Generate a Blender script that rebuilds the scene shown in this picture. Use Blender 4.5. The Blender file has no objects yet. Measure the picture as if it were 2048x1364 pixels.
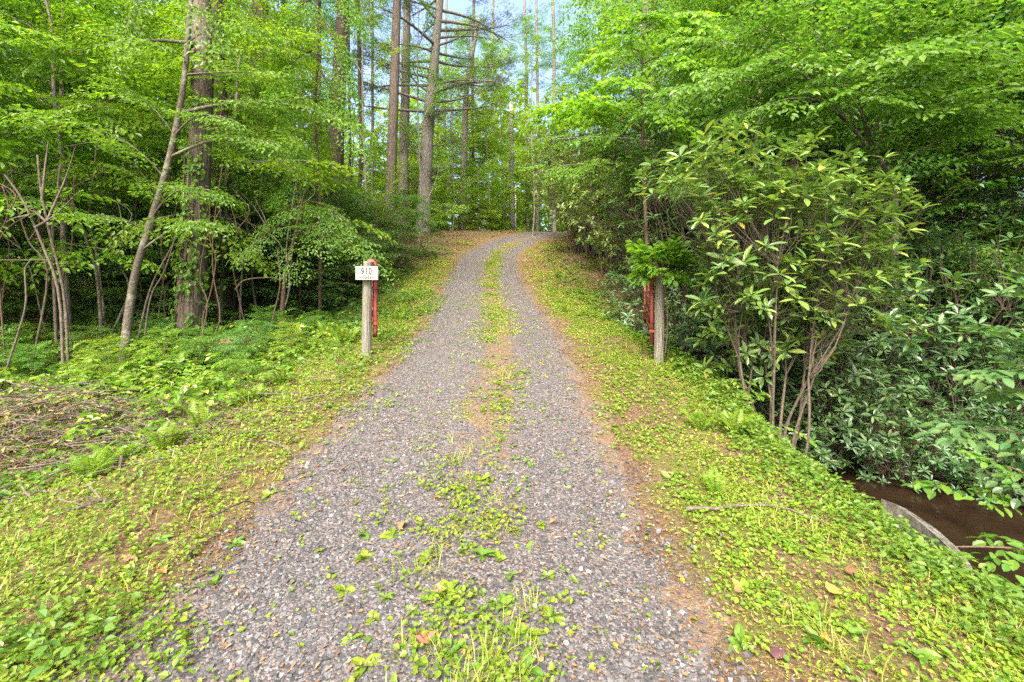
import bpy, math
import numpy as np
from mathutils import Matrix, Vector

# ------------------------------------------------------------------ camera, sky, sun, exposure
SC = bpy.context.scene
COL = SC.collection
F_PX, CX_PX, CY_PX, CAM_Z = 910.0, 1024.0, 575.0, 1.5

cam_d = bpy.data.cameras.new('camera')
cam = bpy.data.objects.new('camera', cam_d)
COL.objects.link(cam)
cam.location = (0, 0, CAM_Z)
cam.rotation_euler = (math.radians(90), 0, 0)
cam_d.sensor_width = 36.0
cam_d.lens = 36.0 * F_PX / 2048.0
cam_d.shift_y = (CY_PX - 682.0) / 2048.0
cam_d.clip_start = 0.05
cam_d.clip_end = 1000.0
SC.camera = cam

SUN_EL, SUN_AZ = math.radians(50), math.radians(196)      # azimuth clockwise from +Y: behind the camera, a little left
world = bpy.data.worlds.new('World')
SC.world = world
world.use_nodes = True
wn = world.node_tree.nodes
wl = world.node_tree.links
wn.clear()
w_out = wn.new('ShaderNodeOutputWorld')
w_bg = wn.new('ShaderNodeBackground')
w_sky = wn.new('ShaderNodeTexSky')
w_sky.sky_type = 'NISHITA'
w_sky.sun_disc = False
w_sky.sun_elevation = SUN_EL
w_sky.sun_rotation = SUN_AZ
w_sky.air_density = 0.75
w_sky.dust_density = 6.0
w_sky.ozone_density = 1.0
w_bg.inputs['Strength'].default_value = 0.15
wl.new(w_sky.outputs['Color'], w_bg.inputs['Color'])
wl.new(w_bg.outputs['Background'], w_out.inputs['Surface'])

sun_d = bpy.data.lights.new('sun', 'SUN')
sun_d.energy = 1.5
sun_d.angle = math.radians(25)
sun_d.color = (1.0, 0.95, 0.86)
sun = bpy.data.objects.new('sun', sun_d)
COL.objects.link(sun)
sd = Vector((math.sin(SUN_AZ) * math.cos(SUN_EL), math.cos(SUN_AZ) * math.cos(SUN_EL), math.sin(SUN_EL)))
sun.rotation_euler = sd.to_track_quat('Z', 'Y').to_euler()
sun.location = (-5, -10, 30)

SC.view_settings.view_transform = 'Standard'
SC.view_settings.look = 'None'
SC.view_settings.exposure = 2.42
SC.view_settings.gamma = 1.0
SC.view_settings.use_curve_mapping = False
cy = SC.cycles
cy.use_denoising = False
cy.use_adaptive_sampling = True
cy.adaptive_threshold = 0.012
cy.max_bounces = 10
cy.diffuse_bounces = 8
cy.glossy_bounces = 2
cy.transmission_bounces = 6
cy.transparent_max_bounces = 4
cy.sample_clamp_indirect = 4.0

rng = np.random.default_rng(11)


# ------------------------------------------------------------------ helpers
def at(px, py, y):
    """The world point seen at photograph pixel (px, py) at distance y along the view."""
    return np.array([(px - CX_PX) / F_PX * y, y, CAM_Z + (CY_PX - py) / F_PX * y])


def tag(o, label=None, cat=None, group=None, kind=None):
    if label: o['label'] = label
    if cat: o['category'] = cat
    if group: o['group'] = group
    if kind: o['kind'] = kind
    return o


def empty(name, loc=(0, 0, 0), rz=0.0, label=None, cat=None, group=None):
    o = bpy.data.objects.new(name, None)
    o.empty_display_size = 0.2
    o.location = tuple(float(v) for v in loc)
    o.rotation_euler = (0, 0, float(rz))
    COL.objects.link(o)
    return tag(o, label, cat, group)


def link(name, me, parent=None):
    o = bpy.data.objects.new(name, me)
    COL.objects.link(o)
    if parent is not None:
        o.parent = parent
    return o


def mesh(name, V, quads=None, tris=None, mats=(), smooth=False, mi=None):
    """A mesh from vertex, quad and triangle arrays."""
    V = np.asarray(V, np.float32).reshape(-1, 3)
    me = bpy.data.meshes.new(name)
    parts, starts, n = [], [], 0
    nq = nt = 0
    if quads is not None and len(quads):
        q = np.asarray(quads, np.int32).reshape(-1, 4)
        nq = len(q)
        parts.append(q.ravel()); starts.append(np.arange(nq) * 4); n = nq * 4
    if tris is not None and len(tris):
        t = np.asarray(tris, np.int32).reshape(-1, 3)
        nt = len(t)
        parts.append(t.ravel()); starts.append(n + np.arange(nt) * 3)
    loops = np.concatenate(parts).astype(np.int32)
    me.vertices.add(len(V))
    me.vertices.foreach_set('co', V.ravel())
    me.loops.add(len(loops))
    me.loops.foreach_set('vertex_index', loops)
    me.polygons.add(nq + nt)
    me.polygons.foreach_set('loop_start', np.concatenate(starts).astype(np.int32))
    for m in mats:
        me.materials.append(m)
    if mi is not None:
        me.polygons.foreach_set('material_index', np.asarray(mi, np.int32))
    me.update(calc_edges=True)
    me.polygons.foreach_set('use_smooth', np.full(nq + nt, bool(smooth)))
    me.validate(verbose=False)
    return me


class Buf:
    """Collects tubes, boxes and leaves and turns them into one mesh."""
    def __init__(s):
        s.V, s.Q, s.T, s.n = [], [], [], 0

    def add(s, V, quads=None, tris=None):
        V = np.asarray(V, np.float32).reshape(-1, 3)
        if quads is not None and len(quads): s.Q.append(np.asarray(quads).reshape(-1, 4) + s.n)
        if tris is not None and len(tris): s.T.append(np.asarray(tris).reshape(-1, 3) + s.n)
        s.V.append(V); s.n += len(V)

    def tube(s, pts, radii, seg=6, rough=0.0, cap=False, ridge=0):
        V, Q, T = tube(pts, radii, seg, rough, cap, ridge)
        s.add(V, Q, T)

    def box(s, c, half, R=None):
        v = np.array([[x, y, z] for x in (-1, 1) for y in (-1, 1) for z in (-1, 1)], float) * np.asarray(half)
        if R is not None: v = v @ np.asarray(R).T
        q = [[0, 1, 3, 2], [4, 6, 7, 5], [0, 4, 5, 1], [2, 3, 7, 6], [0, 2, 6, 4], [1, 5, 7, 3]]
        s.add(v + np.asarray(c), q)

    def build(s, name, mats, smooth=False):
        return mesh(name, np.concatenate(s.V), np.concatenate(s.Q) if s.Q else None,
                    np.concatenate(s.T) if s.T else None, mats, smooth)


def resample(pts, n):
    """A smooth curve through pts, n points."""
    p = np.asarray(pts, float)
    if len(p) == 2:
        t = np.linspace(0, 1, n)[:, None]
        return p[0] * (1 - t) + p[1] * t
    k = len(p)
    e = np.vstack([2 * p[0] - p[1], p, 2 * p[-1] - p[-2]])
    u = np.linspace(0, k - 1 - 1e-9, n)
    i = u.astype(int); f = (u - i)[:, None]
    a, b, c, d = e[i], e[i + 1], e[i + 2], e[i + 3]
    return 0.5 * (2 * b + (c - a) * f + (2 * a - 5 * b + 4 * c - d) * f ** 2 + (3 * b - 3 * c + d - a) * f ** 3)


def tube(pts, radii, seg=6, rough=0.0, cap=False, ridge=0):
    p = np.asarray(pts, float); n = len(p)
    r = np.interp(np.linspace(0, 1, n), np.linspace(0, 1, len(np.atleast_1d(radii))), np.atleast_1d(radii))
    tg = np.gradient(p, axis=0)
    tg /= np.linalg.norm(tg, axis=1, keepdims=True) + 1e-9
    ref = np.array([1.0, 0.13, 0.07]) if abs(tg[:, 0].mean()) < 0.8 else np.array([0.07, 0.13, 1.0])
    a = np.cross(tg, ref); a /= np.linalg.norm(a, axis=1, keepdims=True) + 1e-9
    b = np.cross(tg, a)
    th = np.arange(seg) / seg * 2 * np.pi
    rr = np.repeat(r[:, None], seg, 1)
    if rough: rr = rr * (1 + rng.normal(0, rough, (n, seg)))
    if ridge:
        rr = rr * (1 + 0.05 * np.sin(th * ridge + np.linspace(0, 3, n)[:, None] + rng.normal(0, .3, (n, seg))))
    V = p[:, None] + rr[..., None] * (np.cos(th)[None, :, None] * a[:, None] + np.sin(th)[None, :, None] * b[:, None])
    i = np.arange(n - 1)[:, None] * seg; j = np.arange(seg)[None]; k = (j + 1) % seg
    Q = np.stack([i + j, i + k, i + seg + k, i + seg + j], -1).reshape(-1, 4)
    V = V.reshape(-1, 3); T = None
    if cap:
        V = np.vstack([V, p[0], p[-1]])
        j = np.arange(seg); k = (j + 1) % seg
        T = np.vstack([np.stack([np.full(seg, n * seg), k, j], -1),
                       np.stack([np.full(seg, n * seg + 1), (n - 1) * seg + j, (n - 1) * seg + k], -1)])
    return V, Q, T


def norm(v):
    return v / (np.linalg.norm(v, axis=-1, keepdims=True) + 1e-9)


def fbm(x, y, sc, seed=0, octv=3):
    x = np.asarray(x, float); y = np.asarray(y, float)
    out = np.zeros(np.broadcast(x, y).shape); amp = 1.0; tot = 0.0
    for o in range(octv):
        X = x / sc; Y = y / sc
        i = np.floor(X).astype(np.int64); j = np.floor(Y).astype(np.int64)
        fx = X - i; fy = Y - j
        fx = fx * fx * (3 - 2 * fx); fy = fy * fy * (3 - 2 * fy)
        def h(a, b):
            k = (a * 374761393 + b * 668265263 + (seed + o) * 982451653) & 0x7fffffff
            k = ((k ^ (k >> 13)) * 1274126177) & 0x7fffffff
            return ((k ^ (k >> 16)) & 0xffff) / 65535.0
        v = (h(i, j) * (1 - fx) + h(i + 1, j) * fx) * (1 - fy) + (h(i, j + 1) * (1 - fx) + h(i + 1, j + 1) * fx) * fy
        out = out + amp * v; tot += amp; amp *= 0.5; sc = sc * 0.5
    return out / tot


def sstep(a, b, x):
    t = np.clip((x - a) / (b - a), 0, 1)
    return t * t * (3 - 2 * t)


# ------------------------------------------------------------------ materials
def new_mat(name):
    m = bpy.data.materials.new(name); m.use_nodes = True
    nt = m.node_tree; nt.nodes.clear()
    return m, nt.nodes, nt.links


def principled(nodes, links, rough=0.8, spec=0.3):
    out = nodes.new('ShaderNodeOutputMaterial'); p = nodes.new('ShaderNodeBsdfPrincipled')
    p.inputs['Roughness'].default_value = rough
    p.inputs['Specular IOR Level'].default_value = spec
    links.new(p.outputs[0], out.inputs['Surface'])
    return p, out


def ramp(nodes, stops):
    r = nodes.new('ShaderNodeValToRGB')
    els = r.color_ramp.elements
    while len(els) < len(stops): els.new(0.5)
    for e, (pos, c) in zip(els, stops):
        e.position = pos; e.color = (*c, 1)
    return r


def noise(nodes, links, vec, scale, detail=4, rough=0.6):
    n = nodes.new('ShaderNodeTexNoise')
    n.inputs['Scale'].default_value = scale; n.inputs['Detail'].default_value = detail; n.inputs['Roughness'].default_value = rough
    if vec is not None: links.new(vec, n.inputs['Vector'])
    return n


def leaf_mat(name, stops, trans=0.42, t_gain=1.5, t_tint=(1.18, 1.18, 0.5), rough=0.42, spec=0.35):
    """Thin leaf: diffuse and glossy top, light coming through from behind; every leaf a little different."""
    m, N, L = new_mat(name)
    out = N.new('ShaderNodeOutputMaterial')
    g = N.new('ShaderNodeNewGeometry'); oi = N.new('ShaderNodeObjectInfo')
    a = N.new('ShaderNodeMath'); a.operation = 'ADD'
    L.new(g.outputs['Random Per Island'], a.inputs[0]); L.new(oi.outputs['Random'], a.inputs[1])
    f = N.new('ShaderNodeMath'); f.operation = 'FRACT'; L.new(a.outputs[0], f.inputs[0])
    r = ramp(N, stops); L.new(f.outputs[0], r.inputs[0])
    hs = N.new('ShaderNodeHueSaturation')
    mr = N.new('ShaderNodeMapRange'); mr.inputs['To Min'].default_value = 0.88; mr.inputs['To Max'].default_value = 1.12
    L.new(oi.outputs['Random'], mr.inputs['Value']); L.new(mr.outputs[0], hs.inputs['Value'])
    L.new(r.outputs[0], hs.inputs['Color'])
    mh = N.new('ShaderNodeMapRange'); mh.inputs['To Min'].default_value = 0.488; mh.inputs['To Max'].default_value = 0.518
    ml = N.new('ShaderNodeMath'); ml.operation = 'MULTIPLY'; ml.inputs[1].default_value = 7.31; L.new(oi.outputs['Random'], ml.inputs[0])
    mf = N.new('ShaderNodeMath'); mf.operation = 'FRACT'; L.new(ml.outputs[0], mf.inputs[0]); L.new(mf.outputs[0], mh.inputs['Value']); L.new(mh.outputs[0], hs.inputs['Hue'])
    p = N.new('ShaderNodeBsdfPrincipled')
    p.inputs['Roughness'].default_value = rough; p.inputs['Specular IOR Level'].default_value = spec
    L.new(hs.outputs[0], p.inputs['Base Color'])
    t = N.new('ShaderNodeBsdfTranslucent')
    mx = N.new('ShaderNodeMix'); mx.data_type = 'RGBA'; mx.blend_type = 'MULTIPLY'; mx.inputs[0].default_value = 1.0
    L.new(hs.outputs[0], mx.inputs[6]); mx.inputs[7].default_value = (*[t_gain * c for c in t_tint], 1)
    L.new(mx.outputs[2], t.inputs['Color'])
    ms = N.new('ShaderNodeMixShader'); ms.inputs[0].default_value = trans
    L.new(p.outputs[0], ms.inputs[1]); L.new(t.outputs[0], ms.inputs[2])
    L.new(ms.outputs[0], out.inputs['Surface'])
    return m


def bark_mat(name, dark, light, scale=6.0, stretch=0.18, bump=0.6, patch=None):
    m, N, L = new_mat(name)
    p, out = principled(N, L, 0.9, 0.15)
    tc = N.new('ShaderNodeTexCoord'); mp = N.new('ShaderNodeMapping')
    mp.inputs['Scale'].default_value = (1, 1, stretch)
    L.new(tc.outputs['Object'], mp.inputs['Vector'])
    n1 = noise(N, L, mp.outputs[0], scale * 4, 6, 0.7)
    v = N.new('ShaderNodeTexVoronoi'); v.feature = 'DISTANCE_TO_EDGE'; v.inputs['Scale'].default_value = scale * 2.2
    L.new(mp.outputs[0], v.inputs['Vector'])
    r = ramp(N, [(0.3, dark), (0.7, light)]); L.new(n1.outputs['Fac'], r.inputs[0])
    col = r.outputs[0]
    if patch:
        n2 = noise(N, L, tc.outputs['Object'], 5.0, 3)
        r2 = ramp(N, [(0.52, (0, 0, 0)), (0.62, (1, 1, 1))]); L.new(n2.outputs['Fac'], r2.inputs[0])
        mx = N.new('ShaderNodeMix'); mx.data_type = 'RGBA'
        L.new(r2.outputs[0], mx.inputs[0]); L.new(col, mx.inputs[6]); mx.inputs[7].default_value = (*patch, 1)
        col = mx.outputs[2]
    L.new(col, p.inputs['Base Color'])
    ad = N.new('ShaderNodeMath'); ad.operation = 'ADD'
    cl = N.new('ShaderNodeMath'); cl.operation = 'MINIMUM'; cl.inputs[1].default_value = 0.25
    L.new(v.outputs['Distance'], cl.inputs[0]); L.new(cl.outputs[0], ad.inputs[0])
    ml = N.new('ShaderNodeMath'); ml.operation = 'MULTIPLY'; ml.inputs[1].default_value = 0.4
    L.new(n1.outputs['Fac'], ml.inputs[0]); L.new(ml.outputs[0], ad.inputs[1])
    b = N.new('ShaderNodeBump'); b.inputs['Strength'].default_value = bump; b.inputs['Distance'].default_value = 0.05
    L.new(ad.outputs[0], b.inputs['Height']); L.new(b.outputs[0], p.inputs['Normal'])
    return m


M = {}
M['leaf_yellow'] = leaf_mat('leaf_yellow', [(0, (.092, .187, .014)), (.5, (.132, .24, .018)), (.8, (.19, .29, .022)), (1, (.08, .16, .02))], 0.52)
M['leaf_bright'] = leaf_mat('leaf_bright', [(0, (.115, .19, .018)), (.5, (.155, .245, .022)), (.85, (.205, .29, .03)), (1, (.095, .17, .022))], 0.55)
M['leaf_green'] = leaf_mat('leaf_green', [(0, (.06, .13, .016)), (.5, (.085, .17, .022)), (.85, (.13, .215, .026)), (1, (.06, .125, .03))], 0.46, t_tint=(1.05, 1.2, .5))
M['leaf_mid'] = leaf_mat('leaf_mid', [(0, (.062, .14, .018)), (.5, (.088, .185, .024)), (.85, (.135, .235, .03)), (1, (.06, .13, .028))], 0.48)
M['leaf_cool'] = leaf_mat('leaf_cool', [(0, (.055, .125, .024)), (.5, (.078, .165, .03)), (.9, (.115, .205, .034)), (1, (.06, .135, .036))], 0.42)
M['leaf_dark'] = leaf_mat('leaf_dark', [(0, (.045, .09, .02)), (.6, (.065, .12, .026)), (1, (.095, .145, .03))], 0.4)
M['needle'] = leaf_mat('needle', [(0, (.035, .075, .03)), (.6, (.055, .10, .036)), (1, (.08, .12, .04))], 0.35)
M['pine_needle'] = leaf_mat('pine_needle', [(0, (.05, .075, .035)), (.6, (.075, .10, .045)), (1, (.09, .105, .05))], 0.3)
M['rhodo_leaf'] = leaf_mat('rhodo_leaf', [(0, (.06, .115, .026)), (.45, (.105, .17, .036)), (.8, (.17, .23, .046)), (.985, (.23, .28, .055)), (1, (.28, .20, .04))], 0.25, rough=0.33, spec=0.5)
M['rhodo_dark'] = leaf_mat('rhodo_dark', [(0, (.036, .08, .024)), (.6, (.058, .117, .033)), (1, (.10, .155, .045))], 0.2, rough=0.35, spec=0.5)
M['weed'] = leaf_mat('weed', [(0, (.10, .175, .014)), (.5, (.15, .22, .018)), (.85, (.21, .26, .022)), (1, (.09, .16, .025))], 0.4)
M['weed_cool'] = leaf_mat('weed_cool', [(0, (.08, .16, .02)), (.6, (.115, .20, .024)), (1, (.17, .24, .03))], 0.38)
M['grass'] = leaf_mat('grass', [(0, (.16, .20, .02)), (.6, (.22, .25, .028)), (.9, (.30, .27, .06)), (1, (.32, .25, .10))], 0.35)
M['fern'] = leaf_mat('fern', [(0, (.11, .19, .016)), (.6, (.15, .235, .02)), (1, (.20, .27, .03))], 0.45)
M['honeysuckle'] = leaf_mat('honeysuckle', [(0, (.08, .16, .012)), (.5, (.12, .21, .015)), (.85, (.18, .25, .02)), (1, (.24, .22, .05))], 0.35, rough=0.35, spec=0.45)
M['smooth_leaf'] = leaf_mat('smooth_leaf', [(0, (.06, .13, .04)), (.6, (.085, .165, .05)), (1, (.12, .19, .05))], 0.35, rough=0.36, spec=0.45)
M['vine_leaf'] = leaf_mat('vine_leaf', [(0, (.09, .20, .018)), (.6, (.13, .26, .022)), (1, (.18, .30, .03))], 0.5)
M['dead_leaf'] = leaf_mat('dead_leaf', [(0, (.13, .06, .032)), (.35, (.20, .11, .062)), (.7, (.26, .165, .10)), (.9, (.24, .09, .038)), (1, (.33, .25, .17))], 0.15, t_gain=1.0, t_tint=(1, .9, .8), rough=.8, spec=.1)
M['orange_leaf'] = leaf_mat('orange_leaf', [(0, (.5, .17, .03)), (.5, (.42, .12, .03)), (1, (.5, .24, .05))], 0.2, t_gain=1.0, t_tint=(1, .8, .6), rough=.6)
M['brown_leaf'] = leaf_mat('brown_leaf', [(0, (.24, .07, .035)), (.5, (.30, .12, .06)), (1, (.38, .2, .11))], 0.15, t_gain=1.0, t_tint=(1, .8, .6), rough=.7)

M['bark_brown'] = bark_mat('bark_brown', (.052, .039, .030), (.165, .131, .103), 6, .14, .9)
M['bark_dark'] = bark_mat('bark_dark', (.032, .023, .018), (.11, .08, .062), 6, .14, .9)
M['bark_grey'] = bark_mat('bark_grey', (.085, .068, .055), (.24, .205, .175), 5, .25, .6, (.15, .165, .11))
M['bark_mottled'] = bark_mat('bark_mottled', (.06, .05, .036), (.13, .112, .082), 9, .6, .4, (.17, .165, .12))
M['bark_twig'] = bark_mat('bark_twig', (.05, .033, .022), (.125, .085, .058), 14, .4, .3)
M['rhodo_stem'] = bark_mat('rhodo_stem', (.045, .035, .025), (.12, .095, .068), 14, .4, .3)
M['dead_wood'] = bark_mat('dead_wood', (.055, .043, .032), (.155, .125, .095), 10, .3, .4)
M['weathered_post'] = bark_mat('weathered_post', (.075, .066, .052), (.22, .20, .165), 14, .05, .7, (.14, .14, .085))
M['pole_wood'] = bark_mat('pole_wood', (.2, .18, .15), (.32, .29, .26), 14, .06, .2)


def rust_mat():
    m, N, L = new_mat('red_paint')
    p, out = principled(N, L, 0.55, 0.4)
    tc = N.new('ShaderNodeTexCoord')
    n = noise(N, L, tc.outputs['Object'], 22, 5, .65)
    r = ramp(N, [(0.35, (.04, .016, .010)), (.5, (.17, .03, .02)), (.68, (.25, .055, .036))])
    L.new(n.outputs['Fac'], r.inputs[0]); L.new(r.outputs[0], p.inputs['Base Color'])
    b = N.new('ShaderNodeBump'); b.inputs['Strength'].default_value = .2; L.new(n.outputs['Fac'], b.inputs['Height']); L.new(b.outputs[0], p.inputs['Normal'])
    return m


def plain_mat(name, c, rough=.7, var=.12, scale=18, spec=.3):
    m, N, L = new_mat(name)
    p, out = principled(N, L, rough, spec)
    tc = N.new('ShaderNodeTexCoord'); n = noise(N, L, tc.outputs['Object'], scale, 5)
    r = ramp(N, [(.3, tuple(v * (1 - var) for v in c)), (.7, tuple(min(1, v * (1 + var)) for v in c))])
    L.new(n.outputs['Fac'], r.inputs[0]); L.new(r.outputs[0], p.inputs['Base Color'])
    b = N.new('ShaderNodeBump'); b.inputs['Strength'].default_value = .15; L.new(n.outputs['Fac'], b.inputs['Height']); L.new(b.outputs[0], p.inputs['Normal'])
    return m


M['red_paint'] = rust_mat()
M['sign_white'] = plain_mat('sign_white', (.29, .265, .215), .5, .07, 9)
M['sign_ink'] = plain_mat('sign_ink', (.02, .018, .012), .6, .2)
M['concrete'] = plain_mat('concrete', (.19, .17, .13), .95, .7, 16)
M['red_rock'] = plain_mat('red_rock', (.075, .032, .034), .85, .3, 30)
M['moss_log'] = plain_mat('moss_log', (.10, .09, .03), .95, .6, 12)
M['white_pipe'] = plain_mat('white_pipe', (.62, .62, .58), .5, .1)


def stone_mat():
    m, N, L = new_mat('stone')
    p, out = principled(N, L, 0.75, 0.3)
    g = N.new('ShaderNodeNewGeometry'); oi = N.new('ShaderNodeObjectInfo')
    a = N.new('ShaderNodeMath'); a.operation = 'ADD'
    L.new(g.outputs['Random Per Island'], a.inputs[0]); L.new(oi.outputs['Random'], a.inputs[1])
    f = N.new('ShaderNodeMath'); f.operation = 'FRACT'; L.new(a.outputs[0], f.inputs[0])
    r = ramp(N, [(0, (.037, .037, .038)), (.3, (.060, .060, .061)), (.55, (.084, .083, .084)), (.84, (.118, .113, .115)), (.94, (.20, .195, .19)), (1, (.15, .11, .08))])
    L.new(f.outputs[0], r.inputs[0])
    tc = N.new('ShaderNodeTexCoord'); n = noise(N, L, tc.outputs['Object'], 60, 4)
    mx = N.new('ShaderNodeMix'); mx.data_type = 'RGBA'; mx.blend_type = 'MULTIPLY'; mx.inputs[0].default_value = .6
    r2 = ramp(N, [(.3, (.6, .6, .6)), (.7, (1.25, 1.22, 1.2))]); L.new(n.outputs['Fac'], r2.inputs[0])
    L.new(r.outputs[0], mx.inputs[6]); L.new(r2.outputs[0], mx.inputs[7]); L.new(mx.outputs[2], p.inputs['Base Color'])
    return m


M['stone'] = stone_mat()


def ground_mat():
    m, N, L = new_mat('forest_soil')
    p, out = principled(N, L, 0.95, 0.1)
    tc = N.new('ShaderNodeTexCoord')
    n1 = noise(N, L, tc.outputs['Object'], 1.1, 5, .65)
    n2 = noise(N, L, tc.outputs['Object'], 42, 5, .75)
    r = ramp(N, [(.28, (.04, .027, .017)), (.45, (.09, .056, .034)), (.62, (.17, .105, .066)), (.8, (.26, .175, .12))])
    L.new(n2.outputs['Fac'], r.inputs[0])
    r1 = ramp(N, [(.43, (0, 0, 0)), (.6, (1, 1, 1))]); L.new(n1.outputs['Fac'], r1.inputs[0])
    r3 = ramp(N, [(.3, (.05, .058, .012)), (.7, (.15, .155, .035))]); L.new(n2.outputs['Fac'], r3.inputs[0])
    at_ = N.new('ShaderNodeAttribute'); at_.attribute_name = 'mossy'
    mm = N.new('ShaderNodeMath'); mm.operation = 'MULTIPLY'; L.new(r1.outputs[0], mm.inputs[0]); L.new(at_.outputs['Fac'], mm.inputs[1])
    mx = N.new('ShaderNodeMix'); mx.data_type = 'RGBA'
    L.new(mm.outputs[0], mx.inputs[0]); L.new(r.outputs[0], mx.inputs[6]); L.new(r3.outputs[0], mx.inputs[7])
    L.new(mx.outputs[2], p.inputs['Base Color'])
    b = N.new('ShaderNodeBump'); b.inputs['Strength'].default_value = .8; b.inputs['Distance'].default_value = .03
    L.new(n2.outputs['Fac'], b.inputs['Height']); L.new(b.outputs[0], p.inputs['Normal'])
    return m


def road_mat():
    m, N, L = new_mat('gravel_bed')
    p, out = principled(N, L, 0.9, 0.2)
    tc = N.new('ShaderNodeTexCoord')
    v = N.new('ShaderNodeTexVoronoi'); v.inputs['Scale'].default_value = 95; L.new(tc.outputs['Object'], v.inputs['Vector'])
    sp = N.new('ShaderNodeSeparateColor'); L.new(v.outputs['Color'], sp.inputs[0])
    r = ramp(N, [(0, (.030, .028, .027)), (.4, (.058, .053, .050)), (.7, (.088, .079, .073)), (.9, (.15, .135, .12)), (1, (.14, .095, .065))])
    L.new(sp.outputs[0], r.inputs[0])
    n2 = noise(N, L, tc.outputs['Object'], 45, 5, .75)
    rl = ramp(N, [(.3, (.07, .045, .028)), (.5, (.11, .075, .045)), (.75, (.19, .135, .085))]); L.new(n2.outputs['Fac'], rl.inputs[0])
    at_ = N.new('ShaderNodeAttribute'); at_.attribute_name = 'litter'
    n3 = noise(N, L, tc.outputs['Object'], 5, 4, .7)
    sm = N.new('ShaderNodeMath'); sm.operation = 'ADD'; L.new(n3.outputs['Fac'], sm.inputs[0]); L.new(at_.outputs['Fac'], sm.inputs[1])
    rr = ramp(N, [(.78, (0, 0, 0)), (1.0, (1, 1, 1))]); L.new(sm.outputs[0], rr.inputs[0])
    mx = N.new('ShaderNodeMix'); mx.data_type = 'RGBA'
    L.new(rr.outputs[0], mx.inputs[0]); L.new(r.outputs[0], mx.inputs[6]); L.new(rl.outputs[0], mx.inputs[7])
    L.new(mx.outputs[2], p.inputs['Base Color'])
    b = N.new('ShaderNodeBump'); b.inputs['Strength'].default_value = .7; b.inputs['Distance'].default_value = .008; b.invert = True
    L.new(v.outputs['Distance'], b.inputs['Height']); L.new(b.outputs[0], p.inputs['Normal'])
    return m


def water_mat():
    m, N, L = new_mat('creek_water')
    p, out = principled(N, L, 0.06, 0.5)
    tc = N.new('ShaderNodeTexCoord'); n = noise(N, L, tc.outputs['Object'], 3, 3)
    r = ramp(N, [(.3, (.008, .0045, .003)), (.7, (.020, .011, .006))]); L.new(n.outputs['Fac'], r.inputs[0]); L.new(r.outputs[0], p.inputs['Base Color'])
    n2 = noise(N, L, tc.outputs['Object'], 9, 3)
    b = N.new('ShaderNodeBump'); b.inputs['Strength'].default_value = .25; b.inputs['Distance'].default_value = .03
    L.new(n2.outputs['Fac'], b.inputs['Height']); L.new(b.outputs[0], p.inputs['Normal'])
    p.inputs['IOR'].default_value = 1.33
    return m


M['ground'] = ground_mat(); M['road'] = road_mat(); M['water'] = water_mat()

# ------------------------------------------------------------------ terrain
YF = np.arange(-12, 70, 0.05)


def prof(ys, vs, sig=0.7):
    v = np.interp(YF, ys, vs)
    k = np.arange(-60, 61) * 0.05
    g = np.exp(-k * k / 2 / sig ** 2); g /= g.sum()
    return np.convolve(np.pad(v, 60, mode='edge'), g, 'valid')


P_CX = prof([-10, 0, 1.7, 3.8, 6.2, 9, 12, 16, 20, 25, 30, 34, 40, 60], [-.3, -.3, -.31, -.42, -.33, -.46, -.71, -.97, -.86, .16, 2.9, 7.5, 18, 50])
P_CZ = prof([-10, 0, 1.7, 3.8, 6.2, 9, 12, 16, 20, 25, 30, 33, 60], [-.05, 0, 0, .17, .58, .90, 1.37, 2.13, 2.98, 4.12, 5.22, 5.42, 5.7])
P_LZ = prof([-10, 2, 4, 6, 8.5, 12, 16, 19, 21, 25, 30, 33, 60], [-.4, -.25, -.2, .05, .42, .78, 1.55, 2.85, 3.45, 4.42, 5.34, 5.46, 5.7], .9)
P_RZ = prof([-10, 2, 6.2, 7.2, 8.5, 10, 12, 16, 20, 25, 30, 33, 60], [-1.4, -1.4, -1.4, -.9, -.2, .45, 1.3, 2.35, 3.3, 4.5, 5.4, 5.5, 5.8], .5)


def rd(P, y): return np.interp(y, YF, P)


SLOPE = np.gradient(P_CX, 0.05)


def lat(x, y):
    """Distance from the drive's centre line, square to it."""
    return (x - rd(P_CX, y)) / np.sqrt(1 + rd(SLOPE, y) ** 2)


def gz(x, y):
    x = np.asarray(x, float); y = np.asarray(y, float)
    s = lat(x, y)
    cz = rd(P_CZ, y)
    zl = rd(P_LZ, y); zr = rd(P_RZ, y)
    wl_ = sstep(1.7, 4.2, -s)
    a = 2.0 + .75 * sstep(10, 6, y); b = 3.4 + .45 * sstep(10, 6, y)
    wr = sstep(a, b, s)
    sh = cz - .11 * np.clip(s - 1.4, 0, 2) * sstep(10, 6, y)
    z = sh * (1 - wl_) * (1 - wr) + zl * wl_ + zr * wr
    off = sstep(1.2, 3.0, np.abs(s))
    z = z + (fbm(x, y, 1.3, 3) - .5) * .16 * off + (fbm(x, y, .35, 5, 2) - .5) * .04 * off
    tr = np.exp(-((np.abs(s - .1) - .75) / .28) ** 2) * .025
    z = z - tr * sstep(-6, 0, 30 - y)
    return z + (fbm(x, y, .5, 9, 2) - .5) * .02


def axis(stops):
    out = []
    for a, b, d in stops:
        out.append(np.arange(a, b, d))
    return np.unique(np.round(np.concatenate(out), 4))


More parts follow.
